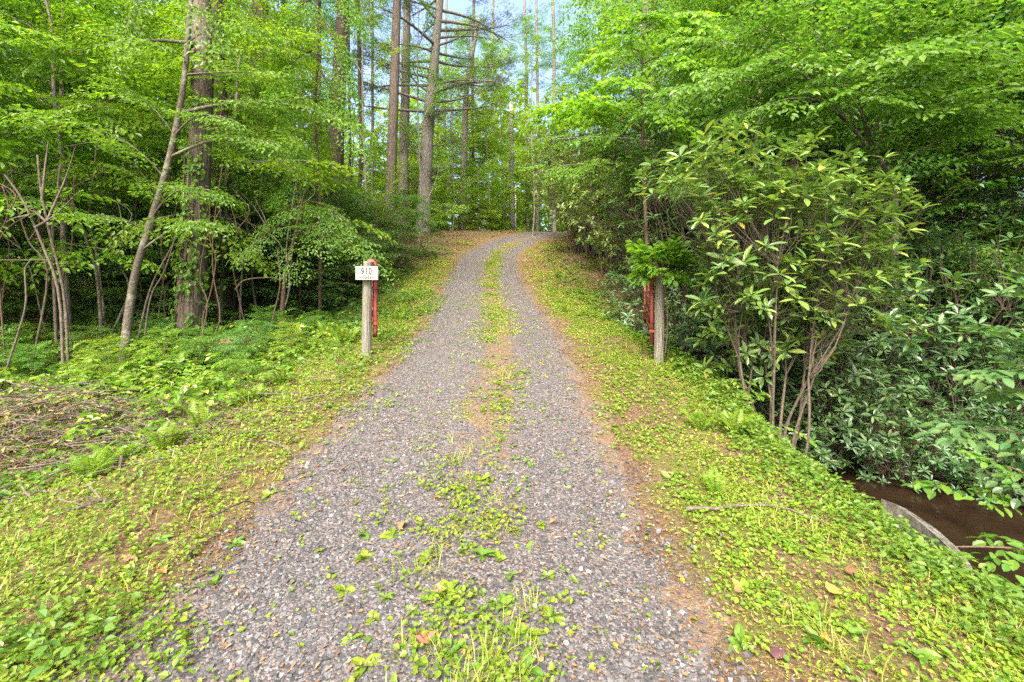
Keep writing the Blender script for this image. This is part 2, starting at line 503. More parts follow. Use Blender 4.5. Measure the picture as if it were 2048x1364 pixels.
gx = axis([(-150, -40, 10), (-40, -14, 2.5), (-14, -6, .4), (-6, 5.2, .1), (5.2, 14, .4), (14, 40, 2.5), (40, 151, 10)])
gy = axis([(-40, -4, 4), (-4, 1, .4), (1, 9, .1), (9, 36, .3), (36, 80, 2.5), (80, 201, 10)])
X, Y = np.meshgrid(gx, gy)
Z = gz(X, Y)
nx, ny = len(gx), len(gy)
ii = (np.arange(ny - 1)[:, None] * nx + np.arange(nx - 1)[None]).ravel()
me = mesh('ground', np.stack([X, Y, Z], -1), np.stack([ii, ii + 1, ii + nx + 1, ii + nx], -1), None, [M['ground']], True)
mo = np.clip(sstep(1.1, 1.7, np.abs(lat(X, Y))) * sstep(16, 6, Y) + .35, 0, 1)
me.attributes.new('mossy', 'FLOAT', 'POINT').data.foreach_set('value', mo.ravel().astype(np.float32))
tag(link('ground', me), 'brown woodland soil with moss and needles under everything', kind='structure')

# the drive: a ragged-edged sheet a few millimetres above the soil
ry = axis([(-4, 1, .4), (1, 10, .08), (10, 34, .2), (34, 44, .5)])
ru = np.linspace(-1, 1, 41)
RY, RU = np.meshgrid(ry, ru, indexing='ij')
hwl = 1.22 + .17 * sstep(4.5, 2.0, ry) + (fbm(ry, ry * 0 + 3, .5, 21) - .5) * .5
hwr = 1.22 + (fbm(ry, ry * 0 + 9, .5, 22) - .5) * .5
RS = np.where(RU < 0, RU * hwl[:, None], RU * hwr[:, None])
sl = rd(SLOPE, RY); nl = np.sqrt(1 + sl * sl)
RX = rd(P_CX, RY) + RS / nl
RYY = RY - RS * sl / nl
RZ = gz(RX, RYY) + .006
RZ[:, 0] -= .03; RZ[:, -1] -= .03
n1 = len(ru)
ii = (np.arange(len(ry) - 1)[:, None] * n1 + np.arange(n1 - 1)[None]).ravel()
me = mesh('gravel_driveway', np.stack([RX, RYY, RZ], -1), np.stack([ii, ii + 1, ii + n1 + 1, ii + n1], -1), None, [M['road']], True)
lit = .08 + .42 * np.exp(-((RS - .17) / .34) ** 2) * sstep(1.5, 5.0, RY) + .4 * sstep(.85, 1.2, RS) + .3 * sstep(-.9, -1.2, RS)
me.attributes.new('litter', 'FLOAT', 'POINT').data.foreach_set('value', lit.ravel().astype(np.float32))
DRIVE = tag(link('gravel_driveway', me), 'grey gravel drive climbing away and bending right at the crest', kind='structure')

# creek
wx = np.arange(2.9, 16.1, .6); wy = np.arange(-3, 8.1, .6)
WX, WY = np.meshgrid(wx, wy); nn = len(wx)
ii = (np.arange(len(wy) - 1)[:, None] * nn + np.arange(nn - 1)[None]).ravel()
me = mesh('creek_water', np.stack([WX, WY, WX * 0 - 1.02], -1), np.stack([ii, ii + 1, ii + nn + 1, ii + nn], -1), None, [M['water']], True)
tag(link('creek_water', me), 'still brown creek water below the right bank', kind='structure')

# ------------------------------------------------------------------ leaves
LEAF2 = (np.array([[0, 0, 0], [.32, .45, .05], [0, 1, -.12], [-.32, .45, .05]], float), None, np.array([[0, 1, 2], [0, 2, 3]]))
LEAF4 = (np.array([[0, 0, 0], [.22, .25, .06], [.26, .58, .04], [0, 1, -.16], [-.26, .58, .04], [-.22, .25, .06]], float), np.array([[0, 1, 2, 3], [0, 3, 4, 5]]), None)
OVAL = (np.array([[0, 0, 0], [.20, .18, .05], [.29, .5, .05], [.17, .82, -.03], [0, 1, -.12], [-.17, .82, -.03], [-.29, .5, .05], [-.20, .18, .05], [0, .5, -.01]], float),
        np.array([[0, 1, 2, 8], [8, 2, 3, 4], [0, 8, 6, 7], [8, 4, 5, 6]]), None)
RHOD6 = (np.array([[0, 0, 0], [.15, .35, .035], [.13, .75, -.02], [0, 1, -.13], [-.13, .75, -.02], [-.15, .35, .035], [0, .5, -.005]], float), np.array([[0, 1, 2, 6], [0, 6, 4, 5]]), np.array([[6, 2, 3], [6, 3, 4]]))
RHOD = (np.array([[0, 0, 0], [.11, .25, .035], [.165, .6, .02], [.09, .88, -.06], [0, 1, -.13], [-.09, .88, -.06], [-.165, .6, .02], [-.11, .25, .035], [0, .3, .0], [0, .62, -.03]], float),
        np.array([[0, 1, 2, 8], [8, 2, 3, 9], [0, 8, 6, 7], [8, 9, 5, 6]]), np.array([[9, 3, 4], [9, 4, 5]]))
NEED = (np.array([[0, 0, 0], [.13, .4, 0], [0, 1, -.1], [-.13, .4, 0]], float), None, np.array([[0, 1, 2], [0, 2, 3]]))
BLADE = (np.array([[-.02, 0, 0], [.02, 0, 0], [.022, .5, .0], [-.022, .5, 0], [0, 1, -.22]], float), np.array([[0, 1, 2, 3]]), np.array([[3, 2, 4]]))
MAPLE = (np.array([[0, 0, 0], [.3, .05, .03], [.55, .45, -.03], [.25, .45, .03], [.22, .7, .02], [0, 1, -.1], [-.22, .7, .02], [-.25, .45, .03], [-.55, .45, -.03], [-.3, .05, .03]], float),
         np.array([[0, 1, 2, 3], [0, 3, 4, 5], [0, 5, 6, 7], [0, 7, 8, 9]]), None)


def frames(D, N):
    """Leaf frames (n,3,3), columns x, y = direction, z = normal."""
    D = norm(D); Xa = norm(np.cross(D, N)); Na = np.cross(Xa, D)
    return np.stack([Xa, D, Na], -1)


def leaves(buf, tmpl, P, D, N, S, wid=1.0):
    V, Q, T = tmpl
    V = V * np.array([wid, 1, 1])
    R = frames(D, N) * np.asarray(S).reshape(-1, 1, 1)
    W = np.einsum('nij,kj->nki', R, V) + P[:, None]
    off = (np.arange(len(P)) * len(V))[:, None, None]
    buf.add(W.reshape(-1, 3), None if Q is None else (Q[None] + off).reshape(-1, 4), None if T is None else (T[None] + off).reshape(-1, 3))


def leaf_mesh(name, tmpl, P, D, N, S, mats, wid=1.0):
    b = Buf(); leaves(b, tmpl, np.asarray(P), np.asarray(D), np.asarray(N), np.asarray(S), wid)
    return b.build(name, mats)


def spray(L=.9, nside=9, leaf=.085, droop=.25, ang=52, tilt=.35, r=None):
    """A flat fan of leafy twigs growing along +Y; arrays P, D, N, S."""
    r = r or rng
    P, D = [], []
    def twig(p0, d0, l):
        n = max(2, int(l / (leaf * .62)))
        side = np.array([d0[1], -d0[0], 0])
        for i in range(n + 1):
            t = (i + .6) / (n + .6)
            p = p0 + d0 * l * t
            sg = 1 if i % 2 else -1
            a = math.radians(r.normal(50, 12)) * (0.15 if i == n else 1)
            P.append(p); D.append(d0 * math.cos(a) + side * sg * math.sin(a))
    y = np.array([0., 1, 0])
    twig(y * L * .15, y, L * .85)
    for i in range(nside):
        t = .1 + .75 * (i + .5) / nside
        sg = 1 if i % 2 else -1
        a = math.radians(r.normal(ang, 7)) * sg
        twig(y * L * t, np.array([math.sin(a), math.cos(a), 0]), L * (.62 - .42 * t) * r.uniform(.75, 1.15))
    P = np.array(P); D = np.array(D)
    rr = np.hypot(P[:, 0], P[:, 1])
    P[:, 2] = -droop * rr ** 2 / L + r.normal(0, .018, len(P))
    D[:, 2] = -.18 - droop * rr / L * 1.2 + r.normal(0, .15, len(P))
    N = np.stack([r.normal(0, tilt, len(P)), r.normal(0, tilt, len(P)), np.ones(len(P))], -1)
    S = leaf * r.uniform(.65, 1.2, len(P))
    return P, D, N, S


def put(tm, O, FR, SCL):
    """Copies a spray's arrays to many origins O with frames FR and scales SCL."""
    P, D, N, S = tm
    FR = np.asarray(FR); SCL = np.asarray(SCL)
    p = np.einsum('nij,kj->nki', FR, P) * SCL[:, None, None] + np.asarray(O)[:, None]
    d = np.einsum('nij,kj->nki', FR, D); n = np.einsum('nij,kj->nki', FR, N)
    s = np.repeat(SCL[:, None], len(S), 1) * S[None]
    return p.reshape(-1, 3), d.reshape(-1, 3), n.reshape(-1, 3), s.ravel()


def join(parts):
    return tuple(np.concatenate([p[i] for p in parts]) for i in range(4))


def spray_frames(dirs, roll=.25, pitch=0.0):
    d = norm(np.asarray(dirs, float)); n = len(d)
    up = np.stack([rng.normal(0, roll, n), rng.normal(0, roll, n), np.ones(n)], -1)
    return frames(d, up)


def branch_path(p0, az, el, L, droop, wig=.06, n=6):
    t = np.linspace(0, 1, n)
    d = np.array([math.sin(az) * math.cos(el), math.cos(az) * math.cos(el), math.sin(el)])
    p = p0 + d * L * t[:, None]
    p[:, 2] -= droop * L * t ** 2
    w = rng.normal(0, wig * L, 3) * [1, 1, .5]
    p += np.sin(t * np.pi)[:, None] * w
    return p


def crown_parts(H, h0, R, nb, m, tmpls, prof_=None, el=(0.1, .7), droop=.25, sc=(.8, 1.25), trunk_r=.12, seg=8, lean=(0, 0), start=.22):
    """Trunk with limbs (a Buf) and the leaf arrays of its crown."""
    tb = Buf()
    n = 10
    t = np.linspace(0, 1, n)
    trunk = np.stack([lean[0] * t ** 1.5 + rng.normal(0, .02 * R, n) * t, lean[1] * t ** 1.5 + rng.normal(0, .02 * R, n) * t, H * t], -1)
    trunk = resample(trunk, 18)
    tb.tube(trunk, np.array([1.35, 1.0, .92, .8, .62, .4, .15]) * trunk_r, seg, .03)
    O, DD, SS = [], [], []
    for i in range(nb):
        rel = (i + rng.uniform(0, 1)) / nb
        z = h0 + (H - h0) * rel * .98
        k = z / H * (len(trunk) - 1)
        p0 = trunk[int(k)] + (trunk[min(int(k) + 1, len(trunk) - 1)] - trunk[int(k)]) * (k - int(k))
        az = i * 2.39996 + rng.normal(0, .35)
        pr = (math.sin(math.pi * (.22 + .72 * rel)) if prof_ is None else prof_(rel))
        L = R * pr * rng.uniform(.7, 1.15)
        e = el[0] + (el[1] - el[0]) * rel + rng.normal(0, .12)
        bp = branch_path(p0, az, e, L, droop)
        tb.tube(bp, [trunk_r * .33 * (1 - .6 * rel) * (.5 + .5 * L / R), .008], 5)
        mm = max(3, int(m * L / R))
        for j in range(mm):
            tt = start + (1 - start) * (j + .7) / mm
            kk = tt * (len(bp) - 1); a = int(min(kk, len(bp) - 2))
            p = bp[a] + (bp[a + 1] - bp[a]) * (kk - a)
            tg = bp[a + 1] - bp[a]
            sg = (1 if j % 2 else -1) * rng.uniform(.35, 1.2) * (0.2 if j == mm - 1 else 1)
            c, s_ = math.cos(sg), math.sin(sg)
            d = np.array([tg[0] * c - tg[1] * s_, tg[0] * s_ + tg[1] * c, tg[2] * .5])
            O.append(p + rng.normal(0, .05, 3)); DD.append(norm(d) + [0, 0, rng.normal(-.05, .18)]); SS.append(rng.uniform(*sc))
    O = np.array(O); DD = np.array(DD); SS = np.array(SS)
    which = rng.integers(0, len(tmpls), len(O))
    parts = [put(tmpls[q], O[which == q], spray_frames(DD[which == q]), SS[which == q]) for q in range(len(tmpls)) if (which == q).any()]
    return tb, join(parts)


def thin(arr, keep):
    i = rng.random(len(arr[0])) < keep
    return tuple(a[i] for a in arr)


# canonical trees -----------------------------------------------------------
SPR = [spray(1.05, 9, .105) for _ in range(4)]
SPR_BIG = [spray(1.5, 10, .15, .3) for _ in range(4)]
SPR_NEED = [spray(1.0, 14, .075, .45, 58, .3) for _ in range(3)]


def canon(name, tmpl_leaf, tmpls, leafmat, barkmat, wid=1.0, **kw):
    tb, lv = crown_parts(tmpls=tmpls, **kw)
    return tb.build(name + '_trunk', [barkmat], True), leaf_mesh(name + '_crown', tmpl_leaf, *lv, [leafmat], wid)


UNDER = [canon('understory', tl, SPR, M[lm], M['bark_grey'], H=H, h0=h0, R=R, nb=34, m=11, trunk_r=.055, lean=ln)
         for tl, lm, H, h0, R, ln in ((LEAF4, 'leaf_yellow', 8.0, 1.8, 3.0, (.5, .2)), (LEAF2, 'leaf_mid', 9.0, 2.4, 3.2, (-.4, .3)), (LEAF2, 'leaf_cool', 7.5, 1.6, 2.8, (-.2, .2)),
                                      (LEAF2, 'leaf_bright', 9.0, .8, 2.8, (.2, .2)), (LEAF4, 'leaf_green', 8.6, 1.8, 3.1, (.3, .1)))]
TALL = [canon('tall', LEAF2, SPR_BIG, M[lm], M[bm], H=H, h0=h0, R=R, nb=40, m=7, trunk_r=.2, seg=10, el=(-.05, .9))
        for lm, bm, H, h0, R in (('leaf_yellow', 'bark_brown', 24, 6.5, 4.4), ('leaf_mid', 'bark_grey', 22, 8, 4.0), ('leaf_yellow', 'bark_grey', 26, 9, 4.8))]
HEML = [canon('hemlock', NEED, SPR_NEED, M['needle'], M['bark_dark'], 1.3, H=H, h0=.8, R=R, nb=62, m=12, trunk_r=.16, prof_=lambda r: (1 - r) ** .8 + .05, el=(-.1, .2), droop=.35)
        for H, R in ((12, 3.2),)] * 2
SHRUB = [canon('shrub', LEAF2, [spray(.6, 8, .06, .2) for _ in range(3)], M[lm], M['bark_twig'], H=2.6, h0=.25, R=1.5, nb=26, m=8, trunk_r=.025, seg=5, el=(.2, 1.0))
         for lm in ('leaf_dark', 'leaf_cool', 'leaf_mid', 'leaf_bright')]


def plant_tree(name, kind, x, y, label, cat, group, s=1.0, rz=None, z=None, sz=None):
    o = empty(name, (x, y, (gz(x, y) if z is None else z) - .08), rng.uniform(0, 6.28) if rz is None else rz, label, cat, group)
    o.scale = (s, s, s if sz is None else sz)
    link('trunk', kind[0], o)
    link('crown', kind[1], o)
    return o


# ------------------------------------------------------------------ woods
def blocked(x, y):
    """Keep the drive, the gate view and the creek clear of planted trunks."""
    s = float(lat(x, y))
    return abs(s) < 2.6 or (y < 9.5 and x > 1.5 and x < 8 and y > -5) or (y < 7 and x < 0 and x > -6.5)


# left edge of the woods
for i, (x, y, k, s) in enumerate([(-8.4, 8.6, 0, .95), (-6.6, 10.3, 0, .95), (-10.5, 10.5, 1, 1.1), (-9.0, 13, 0, 1.1),
                                  (-12.5, 12.5, 0, 1.2), (-11.4, 15.5, 2, 1.2), (-14.5, 17, 3, 1.2), (-10.6, 19.6, 3, 1.1), (-10.5, 6.6, 0, .95)]):
    o = plant_tree('understory_tree', UNDER[k], x, y, 'bright green understory tree with layered leaves at the left edge of the woods', 'tree', 'understory trees left of the drive', s)
# right edge of the woods
for i, (x, y, k, s) in enumerate([(5.4, 10.2, 4, 1.05), (8.0, 9.8, 4, 1.1), (10.5, 8.2, 4, 1.1), (6.6, 12.8, 1, 1.0), (9.5, 13, 4, 1.25), (12.5, 11.5, 2, 1.2),
                                  (4.6, 14.5, 1, 1.05), (13.5, 16, 4, 1.3), (7.8, 17, 3, 1.1), (11, 5.0, 4, 1.1)]):
    plant_tree('understory_tree', UNDER[k], x, y, 'leafy understory tree with layered branches above the rhododendrons on the right', 'tree', 'understory trees right of the drive', s)
# hemlocks, dark, right and left depth
for x, y, k, s in [(7.5, 11.3, 0, 1.0), (11.5, 9.6, 1, 1.2), (10.2, 15, 0, 1.1), (14, 13, 0, 1.2), (5.8, 18.5, 0, .9), (9, 21, 0, 1.0), (15, 8, 1, 1.2), (17, 18, 0, 1.2)]:
    plant_tree('hemlock_tree', HEML[k], x, y, 'dark hemlock with drooping fine needled branches in the shade on the right', 'tree', 'hemlocks in the right hand woods', s)
for x, y, k, s in [(-11, 14.5, 1, .7), (-14, 11, 1, .9), (-17, 16, 0, 1.0)]:
    plant_tree('hemlock_tree', HEML[k], x, y, 'dark hemlock with drooping fine needled branches in the left hand woods', 'tree', 'hemlocks in the left hand woods', s)
# tall trees, both sides and beyond the crest
for x, y, k, s in [(-13, 9.5, 1, .95), (-13, 18, 2, 1.0), (-16, 13, 0, 1.0), (-15, 24, 0, 1.0), (-20, 20, 2, 1.0), (-13.5, 31, 1, .9), (-18, 30, 0, .95)]:
    plant_tree('tall_tree', TALL[k], x, y, 'tall straight tree with high leafy crown deep in the woods left of the drive', 'tree', 'tall trees left of the drive', s)
for x, y, k, s in [(8.5, 14.5, 1, .9), (12, 12.5, 0, .95), (6.5, 21, 2, .85), (11.5, 19, 0, .95), (16, 16, 1, 1.0), (9.5, 27, 1, .9), (15, 25, 2, 1.0), (20, 20, 0, 1.0), (6, 30, 1, .8)]:
    plant_tree('tall_tree', TALL[k], x, y, 'tall straight tree with high leafy crown in the woods right of the drive', 'tree', 'tall trees right of the drive', s)
k = 0
for row, (yy, n, sp) in enumerate([(36, 13, 3.0), (41, 15, 3.4), (48, 15, 4.2)]):
    for i in range(n):
        x = -1 + (i - (n - 1) / 2) * sp + rng.normal(0, 1.0); y = yy + rng.normal(0, 2.0)
        if abs(float(lat(x, y))) < 3: continue
        if k % 7 < 2:
            plant_tree('tall_tree', TALL[k % 3], x, y, 'slim tall tree rising from the woods beyond the crest of the drive', 'tree', 'tall trees beyond the crest', rng.uniform(.65, .85))
        else:
            plant_tree('understory_tree', UNDER[3], x, y, 'yellow green young tree in the woods beyond the crest of the drive', 'tree', 'young trees beyond the crest', rng.uniform(.8, 1.3))
        k += 1
# shrub layer
for i in range(46):
    side = -1 if i % 2 else 1
    y = rng.uniform(11, 34)
    x = float(rd(P_CX, min(y, 30))) + side * rng.uniform(4.2, 13)
    plant_tree('shrub', SHRUB[(0, 1, 2)[i % 3] if y < 20 else 3], x, y, 'leafy shrub filling the woodland floor ' + ('left' if side < 0 else 'right') + ' of the drive', 'shrub',
               'woodland shrubs ' + ('left' if side < 0 else 'right') + ' of the drive', rng.uniform(.8, 1.5))

for x, y, k, q in [(-9.5, 9.2, 0, 1.1), (-8.0, 10.2, 1, 1.0), (-6.6, 10.8, 0, 1.2), (-5.4, 11.6, 0, 1.0), (-4.6, 12.8, 1, .9), (-7.4, 12.2, 0, 1.4), (-5.8, 13.6, 0, 1.3), (-8.9, 11.8, 0, 1.3), (-11.2, 9.4, 0, 1.3), (-10.3, 8.0, 1, 1.0),
                  (-4.6, 15.5, 0, 1.1), (-6.3, 16, 1, 1.3), (-12.2, 8.0, 0, 1.3), (-4.3, 18.5, 1, 1.0), (-9.2, 14, 0, 1.5), (-6.8, 8.9, 0, .7)]:
    plant_tree('shrub', SHRUB[k], x, y, 'dark shrub in the hollow behind the ivy covered trunk', 'shrub', 'shrubs in the left hollow', q)

for i in range(20):
    x = rng.uniform(-8.5, -2.9); y = rng.uniform(5.2, 9.0)
    if float(lat(x, y)) > -2.3 or (x + 4.7) ** 2 / 2 + (y - 4.35) ** 2 < 1: continue
    plant_tree('low_shrub', SHRUB[(2, 1, 3, 2)[i % 4]], x, y, 'low leafy shrub standing in the honeysuckle on the left', 'shrub', 'low shrubs on the left bank', rng.uniform(.16, .32))

# the wood that closes the view, one far mass
n = 110000
a = rng.uniform(-1.2, 1.2, n); d = rng.uniform(50, 84, n)
zz = 5.5 + 22 * rng.random(n) ** 1.3
cl = fbm(a * 40, zz, 3.2, 77)
ok = cl > .36 + .008 * zz
P = np.stack([np.sin(a) * d, np.cos(a) * d, zz], -1)[ok]
D = rng.normal(0, 1, P.shape) * [1, 1, .4] - [0, 0, .4]; N = rng.normal(0, .6, P.shape) + [0, 0, 1]
me = leaf_mesh('distant_woods', LEAF2, P, D, N, rng.uniform(.5, .95, len(P)), [M['leaf_bright']], 1.4)
tag(link('distant_woods', me), 'far off sunlit wood closing the view beyond the crest', kind='stuff')


# ------------------------------------------------------------------ single trunks traced by the photograph
def trunk_tree(name, pix, widths, depth, bark, label, group=None, crown=None, seg=14, ridge=0, top=None, lean=0.0):
    """A trunk through photo points at one distance, continued up to `top` metres, with a crown above the frame."""
    pts = [at(px, py, depth) for px, py in pix]
    for q, p in enumerate(pts): p[1] += lean * q
    base = pts[0].copy(); base[2] = float(gz(base[0], base[1])) - .15
    pts = [base] + [p for p in pts[1:]]
    r = [w / F_PX * depth / 2 for w in widths]
    if top:
        d = pts[-1] - pts[-2]; d = d / max(d[2], .1)
        p = pts[-1] + d * (top - pts[-1][2]); pts.append(p); r.append(r[-1] * .35)
    o = empty(name, base, 0, label, 'tree', group)
    path = resample(np.array(pts) - base, 30)
    b = Buf(); b.tube(path, np.concatenate([[r[0] * 1.25], r]), seg, .02, ridge=ridge)
    t = link('trunk', b.build('trunk', [bark], True), o)
    if crown is not None:
        c = link('crown', crown[0], o)
        c.location = tuple(path[-1] - [0, 0, crown[1]]); c.scale = (crown[2],) * 3; c.rotation_euler = (0, 0, rng.uniform(0, 6))
    return o, path, r


def crown_only(H, h0, R, nb, m, tmpls, mat, tl, wid=1.0, **kw):
    tb, lv = crown_parts(H=H, h0=h0, R=R, nb=nb, m=m, tmpls=tmpls, **kw)
    return leaf_mesh('crown', tl, *lv, [mat], wid)


HIGH = crown_only(10, 0, 4.5, 22, 7, SPR_BIG, M['leaf_mid'], LEAF2)
T1, T1path, _ = trunk_tree('oak_tree', [(372, 690), (385, 560), (398, 350), (405, 120), (402, 0)], [48, 40, 38, 35, 32], 8.5, M['bark_brown'],
                           'big ridged trunk with ivy climbing it, nearest large tree on the left', None, (HIGH, 4, .6), 22, 11, 15)
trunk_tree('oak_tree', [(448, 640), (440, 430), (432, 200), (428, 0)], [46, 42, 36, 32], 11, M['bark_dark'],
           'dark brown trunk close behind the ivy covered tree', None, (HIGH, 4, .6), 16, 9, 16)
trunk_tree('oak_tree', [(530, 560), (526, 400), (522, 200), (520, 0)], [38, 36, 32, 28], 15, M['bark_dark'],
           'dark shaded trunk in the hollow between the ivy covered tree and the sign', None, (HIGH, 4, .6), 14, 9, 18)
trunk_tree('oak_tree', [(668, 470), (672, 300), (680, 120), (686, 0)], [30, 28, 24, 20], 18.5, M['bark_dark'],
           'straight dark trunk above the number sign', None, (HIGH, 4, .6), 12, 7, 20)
trunk_tree('oak_tree', [(777, 497), (780, 400), (786, 240), (794, 0)], [22, 20, 18, 15], 20, M['bark_brown'],
           'warm brown straight trunk at the edge of the drive, frontmost of the roadside trio', 'straight trunks beside the drive', (HIGH, 5, .7), 14, 9, 22)
trunk_tree('oak_tree', [(600, 520), (604, 330), (600, 120), (598, 0)], [12, 11, 10, 9], 19, M['bark_grey'],
           'thin pale grey trunk standing in the hollow left of the straight dark trunk', None, (HIGH, 5, .6), 8, 0, 17)
trunk_tree('pine_tree', [(806, 470), (808, 300), (812, 140), (814, 0)], [19, 18, 15, 13], 27, M['bark_grey'],
           'grey pine trunk between the warm brown trunk and the branchy pine', None, None, 12, 0, 25)
P3, P3path, P3r = trunk_tree('pine_tree', [(846, 470), (856, 260), (868, 130), (880, 0)], [24, 21, 17, 14], 26, M['bark_grey'],
                             'tall white pine with bare whorled limbs against the sky', None, None, 14, 0, 26)
trunk_tree('oak_tree', [(925, 462), (929, 300), (934, 170), (958, 40)], [12, 11, 9, 5], 31, M['bark_grey'],
           'slender forked tree standing beyond the crest between pine and pole', None, (HIGH, 4, .5), 8, 0, 18)
for px, py, w, dd, lab in [(88, 60, 11, 24, 'pale grey trunk among bright leaves at the top left corner'), (52, 60, 12, 27, 'blurred pale trunk behind the leaves, leftmost in the photo'),
                           (1290, 40, 18, 20, 'grey trunk behind the maple leaves, above the right gate post'), (1530, 60, 15, 17, 'grey trunk above the rhododendrons on the right'),
                           (1880, 200, 20, 13, 'shaded grey trunk standing in the dark woods on the right'), (1108, 120, 7, 34, 'slim trunk against the sky right of the utility pole'),
                           (1052, 120, 6, 38, 'slim trunk against the sky just right of the pole top'), (2010, 130, 24, 12, 'brown trunk at the right edge behind layered leaves'),
                           (722, 300, 8, 24, 'slim trunk between the straight dark trunk and the warm brown trunk'), (560, 330, 9, 21, 'slim dark trunk in the bright gap left of the sign'),
                           (945, 200, 6, 36, 'slim dark trunk in the woods right of the forked tree'), (890, 200, 5, 40, 'very slim trunk far behind the branchy pine'), (985, 220, 5, 42, 'very slim trunk far left of the utility pole'), (1075, 200, 6, 36, 'slim trunk right of the utility pole near the thicket'), (745, 330, 6, 30, 'very slim trunk far behind the warm brown trunk'), (700, 330, 6, 27, 'slim dark trunk right of the straight dark trunk'),
                           (640, 330, 7, 23, 'slim dark sapling in the bright gap above the drooping spray')]:
    x, y = (px - CX_PX) / F_PX * dd, dd
    zb = float(gz(x, y)); pyb = CY_PX - (zb - CAM_Z) / dd * F_PX
    trunk_tree('woodland_tree', [(px + rng.normal(0, 4), pyb), (px + rng.normal(0, 2), (pyb + py) / 2), (px, py), (px + rng.normal(0, 4), -30)], [w * 1.15, w, w * .9, w * .8], dd,
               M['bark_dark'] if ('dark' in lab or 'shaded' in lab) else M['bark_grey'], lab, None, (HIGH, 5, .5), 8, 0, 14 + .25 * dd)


# white pine limbs and tufts
def pine_limbs(o, path, zs, Ls, tuft_from=.9):
    O, DD, SS = [], [], []
    for i, (z, L) in enumerate(zip(zs, Ls)):
        k = int(np.argmin(abs(path[:, 2] - z)))
        az = (1.57 if i % 2 else -1.57) + rng.normal(0, .75)
        bp = branch_path(path[k], az, rng.uniform(-.05, .45), L, rng.uniform(-.12, .15), .05, 7)
        lb = Buf(); lb.tube(bp, [.05 + .012 * L, .012], 5)
        for j in range(3):
            q = rng.integers(2, 6); sub = branch_path(bp[q], az + rng.choice([-.7, .7]), .15, L * .35, 0, .05, 4)
            lb.tube(sub, [.02, .006], 4)
            for t in range(3): O.append(sub[-1 - (t % 2)]); DD.append(sub[-1] - sub[0]); SS.append(rng.uniform(.6, 1.0))
        for j in range(6):
            q = 3 + j % 4
            if rng.random() < tuft_from: O.append(bp[q] + rng.normal(0, .15, 3)); DD.append(bp[-1] - bp[0]); SS.append(rng.uniform(.6, 1.1))
        link('branch', lb.build('branch', [M['bark_grey']], True), o)
    tp = (rng.normal(0, .22, (60, 3)) + [0, .3, .05], norm(rng.normal(0, .6, (60, 3)) + [0, .8, .3]), rng.normal(0, 1, (60, 3)), rng.uniform(.12, .25, 60))
    lv = put(tp, np.array(O), spray_frames(np.array(DD)), np.array(SS))
    link('crown', leaf_mesh('crown', NEED, *lv, [M['pine_needle']], .55), o)


zs = np.concatenate([np.linspace(2.5, 8, 8), np.linspace(7, 18, 44)])
pine_limbs(P3, P3path, zs, np.where(zs < 7, rng.uniform(.6, 2.2, len(zs)), rng.uniform(2.2, 4.8, len(zs))))

# utility pole and the white pipe beside it
def pole():
    y = 36.0
    p0 = at(1025, 460, y); p0[2] = float(gz(p0[0], y)) - .1
    p1 = at(1022, 203, y)
    o = empty('utility_pole', p0, 0, 'pale wooden utility pole standing beyond the crest', 'pole')
    b = Buf(); b.tube(resample([np.zeros(3), p1 - p0], 6), [.2, .17], 12, cap=True)
    link('shaft', b.build('shaft', [M['pole_wood']], True), o)
    b = Buf(); b.tube(np.array([p1 - p0, p1 - p0 + [0, 0, .06]]), [.185, .02], 12, cap=True)
    link('cap', b.build('cap', [M['white_pipe']], True), o)
    y = 35.0
    p0 = at(1031, 460, y); p0[2] = float(gz(p0[0], y)) - .1
    b = Buf(); b.tube(np.array([[0, 0, 0], [0, 0, 4.0]]), [.05, .05], 8, cap=True)
    q = link('guy_guard', b.build('guy_guard', [M['white_pipe']], True)); q.location = tuple(p0)
    tag(q, 'thin white upright pipe just right of the utility pole', 'pipe')
pole()


